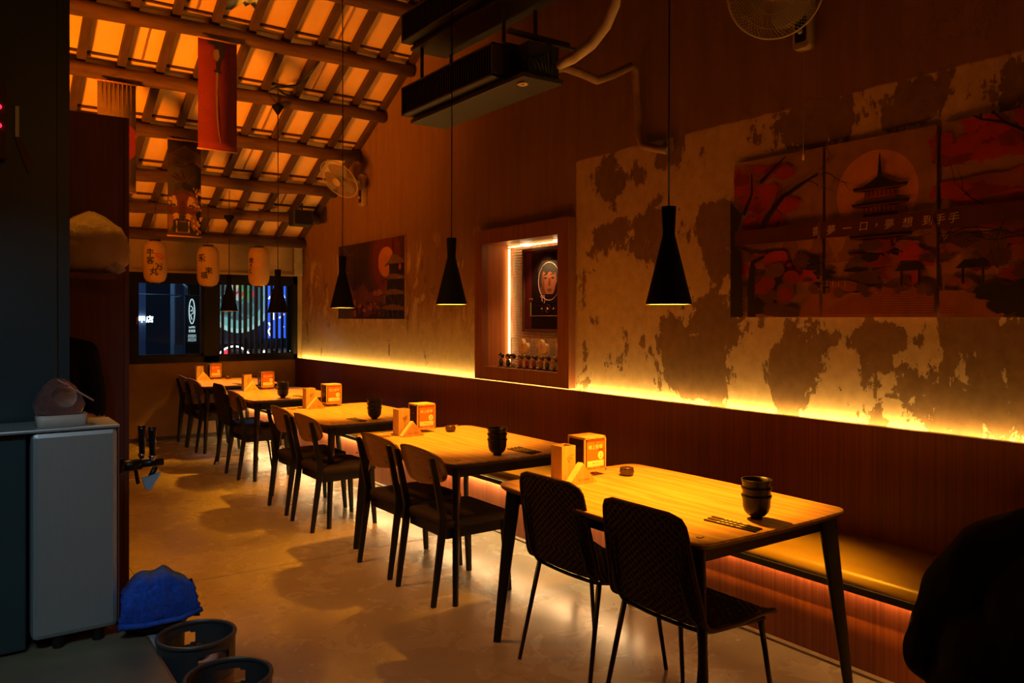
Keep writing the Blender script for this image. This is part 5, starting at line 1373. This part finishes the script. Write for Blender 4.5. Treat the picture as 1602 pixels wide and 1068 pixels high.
# kegs
def make_keg():
    t = thing('beer_keg', '', 'keg')
    MB().lathe([(0, .02), (.12, .02), (.146, .06), (.150, .09), (.150, .33), (.146, .36), (.12, .395), (.05, .41), (0, .412)], 36).build('body', KEGM, t)
    MB().lathe([(.120, .0), (.150, .0), (.150, .075), (.142, .075), (.128, .01)], 36).build('foot_ring', RUBBER, t)
    # chimb ring with two handle slots
    g = MB(); n = 144; Z = [.36]+[.40+.006*q_ for q_ in range(12)]+[.485]; vs = []; 
    for rr_ in (.150, .142):
        for z in Z:
            for j in range(n):
                a = 2*PI*j/n; vs.append((rr_*math.cos(a), rr_*math.sin(a), z))
    L_ = len(Z); fs = []
    def hole(i, j): return i > 0 and any((((j+.5)/n*360-c+180) % 360-180)**4/26**4+((Z[i]+.003-.436)/.022)**4 < 1 for c in (75, 255))
    for i in range(L_-1):
        for j in range(n):
            if hole(i, j): continue
            a, b = i*n+j, i*n+(j+1) % n; fs.append((a, b, b+n, a+n)); q = L_*n; fs.append((q+a+n, q+b+n, q+b, q+a))
    g.add(vs, fs, None, True)
    g.build('top_ring', RUBBER, t)
    g = MB().tube([(.147*math.cos(2*PI*j/48), .147*math.sin(2*PI*j/48), .487) for j in range(48)], .009, 8, None, False, True)
    g.build('rolled_rim', RUBBER, t)
    MB().lathe([(.032, .405), (.032, .445), (.028, .452), (.012, .452), (.012, .44), (0, .44)], 20).build('valve', BLACKM, t)
    MB().lathe([(.05, .409), (.085, .405), (.086, .408), (.05, .413)], 24).build('label_ring', M('keg_label', (.45, .35, .32), rough=.5), t)
    return t
k1 = on_z(303, 990, .487); k2 = on_z(333, 1062, .487)
KG = make_keg(); KG.location = (.675, 2.42, 0); KG.scale = (.83, .83, 1); KG['label'] = 'beer keg nearest the camera, at the bottom edge of the photo'; KG['group'] = 'beer kegs'
dup(KG, (.675, 2.80, 0), .5, 'beer keg behind the front keg, under the blue towel')
# blue towel folded over something on the far keg rim
random.seed(12)
tc = on_y(248, 940, 3.02)
t = thing('blue_towel', 'folded blue terry towel hanging at the dispenser corner above the kegs', 'towel', (tc.x, 3.02, 0))
def towel_layer(h, dy, w_, zt, zb):
    g = MB(); vs = []; nu, nv = 28, 16
    prof = []
    for j in range(nv+1):
        s_ = j/nv
        if s_ < .5: prof.append((-.035-.012*(1-abs(s_-.25)*4)-dy, zb+(zt-zb)*(s_*2)**.9))
        else: prof.append((.035+.01+dy, zt-(zt-zb)*((s_-.5)*2)))
    for i in range(nu+1):
        u_ = i/nu*2-1
        for (yy, zz) in prof:
            top = 1-.30*max(0, abs(u_+.05)-.25)**1.6*1.9
            k = (zz-zb)/(zt-zb)
            z = zb+(zz-zb)*top+.006*math.sin(9*u_+h)
            vs.append((u_*w_*(1-.10*k)+.004*math.sin(20*k+u_*3), yy*(1.0-.2*abs(u_)) + .004*math.sin(14*u_+k*5), z))
    m_ = nv+1
    g.add(vs, [(i*m_+j, (i+1)*m_+j, (i+1)*m_+j+1, i*m_+j+1) for i in range(nu) for j in range(nv)], None, True)
    return g
zt, zb = on_y(248, 893, 3.02).z, on_y(248, 972, 2.98).z
o = towel_layer(0, 0, .128, zt, zb).build('upper_fold', BLUE, t); sd = o.modifiers.new('s', 'SOLIDIFY'); sd.thickness = .012
o = towel_layer(2, .010, .134, zt-.03, zb-.006).build('lower_fold', BLUE, t); sd = o.modifiers.new('s', 'SOLIDIFY'); sd.thickness = .012
MB().tube([(-.132, -.055, zb+.012), (-.06, -.064, zb+.004), (.06, -.064, zb+.004), (.135, -.052, zb+.018)], .010, 8).build('hem', BLUE, t)
tz = zb
# crate the towel lies on
t = thing('upturned_tub', 'dark tub behind the keg that carries the blue towel', 'tub', (tc.x+.0, 3.07, 0))
MB().lathe([(.0, 0), (.085, 0), (.10, zb-.01), (.092, zb-.01), (.08, .02), (0, .02)], 28).build('tub', BLACKM, t)
MB().lathe([(.101, zb-.03), (.108, zb-.03), (.108, zb-.01), (.101, zb-.01)], 28).build('rim', BLACKM, t)

# ------------------------------------------------------------ people
def skin_body(name, joints, edges, swap, parent, classify, mats):
    """one continuous body: tapered limbs and torso volumes fused into a single surface"""
    g = MB()
    def e3(r, r2=None):
        if isinstance(r, tuple): return (r[1], r[0], min(r)) if swap else (r[0], r[1], min(r))
        return (r, r, r)
    for p, r in joints: g.ball(p, e3(r), None, 16, 10)
    for i, j in edges:
        (p, r), (q, s_) = joints[i], joints[j]; p, q = Vector(p), Vector(q)
        if isinstance(r, tuple) or isinstance(s_, tuple):
            ra, rb = Vector(e3(r)), Vector(e3(s_)); L_ = (q-p).length; n = max(3, int(L_/.018))
            for k in range(1, n):
                t_ = k/n; rr = ra.lerp(rb, t_); g.ball(p.lerp(q, t_), tuple(rr), None, 16, 10)
        else: g.tube([p, q], [r, s_], 12)
    o = g.build(name, mats[0], parent)
    rm = o.modifiers.new('rm', 'REMESH'); rm.mode = 'VOXEL'; rm.voxel_size = .008; rm.use_smooth_shade = True
    sh_ = o.modifiers.new('sm', 'SMOOTH'); sh_.iterations = 4; sh_.factor = .5
    bpy.context.view_layer.update()
    m2 = bpy.data.meshes.new_from_object(o.evaluated_get(bpy.context.evaluated_depsgraph_get()))
    bpy.data.objects.remove(o); m2.name = name
    n = bpy.data.objects.new(name, m2); COL.objects.link(n); n.parent = parent
    m2.materials.clear()
    for m_ in mats: m2.materials.append(m_)
    for p in m2.polygons: p.material_index = classify(p.center); p.use_smooth = True
    return n
class Sk:
    def __init__(s): s.j = []; s.e = []
    def a(s, p, r, frm=None):
        s.j.append((tuple(p), r)); i = len(s.j)-1
        if frm is not None: s.e.append((frm, i))
        return i
    def hand(s, wrist, d, pn):
        """wrist index; d direction, pn palm normal"""
        d = Vector(d).normalized(); pn = Vector(pn).normalized(); sd = d.cross(pn).normalized(); w_ = Vector(s.j[wrist][0])
        palm = s.a(w_+d*.045, (.03, .016), wrist); kn = s.a(w_+d*.085, (.034, .014), palm)
        for k, ln in ((-1.5, .060), (-.5, .074), (.5, .070), (1.5, .055)):
            b = w_+d*.085+sd*.017*k
            f1 = s.a(b+d*ln*.45, .0085, kn); f2 = s.a(b+d*ln*.8+pn*.012, .008, f1); s.a(b+d*ln*.95+pn*.028, .007, f2)
        t1_ = s.a(w_+d*.045-sd*.04+pn*.008, .010, palm); s.a(w_+d*.075-sd*.055+pn*.02, .009, t1_)
def head(parent, c, yaw, pitch=0.):
    """face looks along local +x"""
    X = Matrix.Translation(c) @ Matrix.Rotation(yaw, 4, 'Z') @ Matrix.Rotation(pitch, 4, 'Y')
    g = MB(); vs = []; n = 24; K = 16
    for i in range(K+1):
        ph = PI*i/K; z = -.115*math.cos(ph)
        for j in range(n):
            a = 2*PI*j/n; r = math.sin(ph)**.85; kx = .095 if math.cos(a) > 0 else .10
            jaw = 1-.22*max(0, -z/.115)
            x_ = kx*r*math.cos(a)*(1-.10*max(0, -z/.115)); y_ = .075*r*math.sin(a)*jaw
            if abs(a if a < PI else a-2*PI) < .2 and -.04 < z < .02: x_ += .016*(1-(z+.02)/.045 if z > -.02 else 1)
            vs.append((x_, y_, z))
    g.add(vs, [(i*n+j, i*n+(j+1) % n, (i+1)*n+(j+1) % n, (i+1)*n+j) for i in range(K) for j in range(n)], None, True, X)
    for s in (-1, 1): g.ball((-.005, s*.076, -.01), (.018, .008, .03), None, 8, 6, X)
    g.build('head', SKIN, parent)
    g = MB()
    for s in (-1, 1): g.ball((.082, s*.032, .005), (.010, .014, .008), None, 10, 6, X)
    g.build('eyes', M('eye_white', (.7, .68, .65), rough=.2) if 'eye_white' not in bpy.data.materials else bpy.data.materials['eye_white'], parent)
    MB().ball((.088, 0, -.065), (.008, .026, .007), None, 10, 6, X).build('mouth', M('lips', (.35, .13, .1)) if 'lips' not in bpy.data.materials else bpy.data.materials['lips'], parent)
    g = MB(); g.ball((-.018, 0, .025), (.106, .090, .108), None, 24, 14, X); g.ball((-.035, 0, -.02), (.085, .083, .085), None, 20, 12, X)
    g.build('hair', HAIR, parent)
# standing person behind the tall cabinet
t = thing('person', 'standing person in a black T-shirt, half behind the dark cabinet', 'person', (.30, 3.88, 0))
s = Sk()
pel = s.a((0, 0, .93), (.15, .11)); wa = s.a((0, 0, 1.10), (.145, .105), pel); ch = s.a((0, 0, 1.30), (.165, .115), wa); sh = s.a((0, 0, 1.41), (.12, .09), ch); nk = s.a((.0, 0, 1.50), .052, sh); s.a((0, 0, 1.56), .05, nk)
for q in (-1, 1):
    a = s.a((q*.165, 0, 1.40), .062, sh); b = s.a((q*.195, .0, 1.27), .056, a); b2 = s.a((q*.205, -.01, 1.16), .052, b)
    e = s.a((q*.20, -.03, 1.10), .040, b2); f_ = s.a((q*.15, -.13, 1.13), .034, e); w_ = s.a((q*.09, -.20, 1.16), .026, f_); s.hand(w_, (-q*.5, -.6, .1), (0, 0, -1))
    h_ = s.a((q*.085, 0, .84), .085, pel); kn = s.a((q*.10, 0, .48), .058, h_); an = s.a((q*.10, .02, .09), .042, kn); s.a((q*.11, -.13, .035), .035, an)
def cls(c):
    if c.z > 1.475: return 0
    if c.z < .07: return 3
    if c.z < .93 and abs(c.y) < .12 and c.y > -.12: return 2
    if c.z < 1.20 and (c.y < -.075 or (abs(c.x) > .165 and c.z < 1.135)): return 0
    return 1
skin_body('body', s.j, s.e, False, t, cls, [SKIN, CLOTH, DENIM, BLACKM])
head(t, (0, -.01, 1.63), -PI/2, .1)
# seated person in black, right foreground
PX, PYy = 1.915, .655
t = thing('person', 'seated person in a loose black coat, seen from behind at the right edge', 'person', (PX, PYy, 0))
s = Sk()
pel = s.a((-.08, 0, .54), (.20, .18)); wa = s.a((-.06, 0, .74), (.19, .15), pel); ch = s.a((.00, 0, .92), (.19, .145), wa); sh = s.a((.08, 0, 1.05), (.12, .12), ch); nk = s.a((.15, 0, 1.14), .075, sh); s.a((.22, 0, 1.21), .055, nk)
for q in (-1, 1):
    a = s.a((.07, q*.10, 1.045), .10, sh); a2 = s.a((.06, q*.19, 1.005), .088, a); b = s.a((.03, q*.255, .90), .086, a2); e = s.a((.0, q*.295, .765), .080, b)
    f_ = s.a((.13, q*.27, .70), .062, e); w0_ = s.a((.24, q*.22, .68), .048, f_); w_ = s.a((.30, q*.20, .68), .026, w0_); s.hand(w_, (.9, -q*.3, 0), (0, 0, -1))
    u1 = s.a((-.03, q*.15, .80), .12, wa); s.a((-.02, q*.20, .70), .10, u1); u3 = s.a((-.05, q*.16, .62), .13, pel); s.a((-.05, q*.20, .46), .11, u3)
    h_ = s.a((.05, q*.11, .55), .10, pel); kn = s.a((.38, q*.15, .54), .070, h_); an = s.a((.36, q*.15, .10), .045, kn); s.a((.48, q*.16, .04), .036, an)
def cls2(c):
    if c.z > 1.13 and c.x > .12: return 0
    if c.x > .285 and c.z > .62: return 0
    if c.z < .075: return 3
    if c.x > .16 and c.z < .64: return 2
    return 1
o = skin_body('body', s.j, s.e, True, t, cls2, [SKIN, CLOTH, DENIM, BLACKM])
dt = bpy.data.textures.new('folds', 'CLOUDS'); dt.noise_scale = .16; dm = o.modifiers.new('folds', 'DISPLACE'); dm.texture = dt; dm.strength = .022; dm.mid_level = .5
vg = None
# coat collar and skirt
g = MB(); n = 28; vs = []
for i, (r, z, xo) in enumerate(((.13, 1.06, .09), (.112, 1.13, .125), (.10, 1.165, .145), (.092, 1.16, .15))):
    for j in range(n):
        a = 2*PI*j/n; vs.append((xo+r*math.cos(a), r*1.0*math.sin(a), z-.03*math.cos(a)))
g.add(vs, [(i*n+j, i*n+(j+1) % n, (i+1)*n+(j+1) % n, (i+1)*n+j) for i in range(3) for j in range(n)], None, True)
g.build('collar', CLOTH, t)
g = MB(); n = 40; vs = []
for i in range(9):
    k = i/8; z = .80-.48*k
    for j in range(n):
        a = 2*PI*j/n; fo = 1+.05*math.sin(a*7)*k
        vs.append((-.04+(.17+.05*k)*fo*math.cos(a)*(1 if math.cos(a) < 0 else .9), (.19+.06*k)*fo*math.sin(a), z))
g.add(vs, [(i*n+j, i*n+(j+1) % n, (i+1)*n+(j+1) % n, (i+1)*n+j) for i in range(8) for j in range(n)], None, True)
o = g.build('coat_skirt', CLOTH, t); sd = o.modifiers.new('s', 'SOLIDIFY'); sd.thickness = .012
head(t, (.29, 0, 1.29), 0, .35)
t = thing('stool', 'round black stool under the seated person', 'stool', (PX-.04, PYy, 0))
MB().lathe([(0, .40), (.16, .40), (.17, .42), (.165, .445), (0, .45)], 28).build('seat', CUSH, t)
for k in range(4):
    a = PI/4+k*PI/2; MB().tube([(.11*math.cos(a), .11*math.sin(a), .41), (.17*math.cos(a), .17*math.sin(a), 0)], .012, 8).build('leg', BLACKM, t)
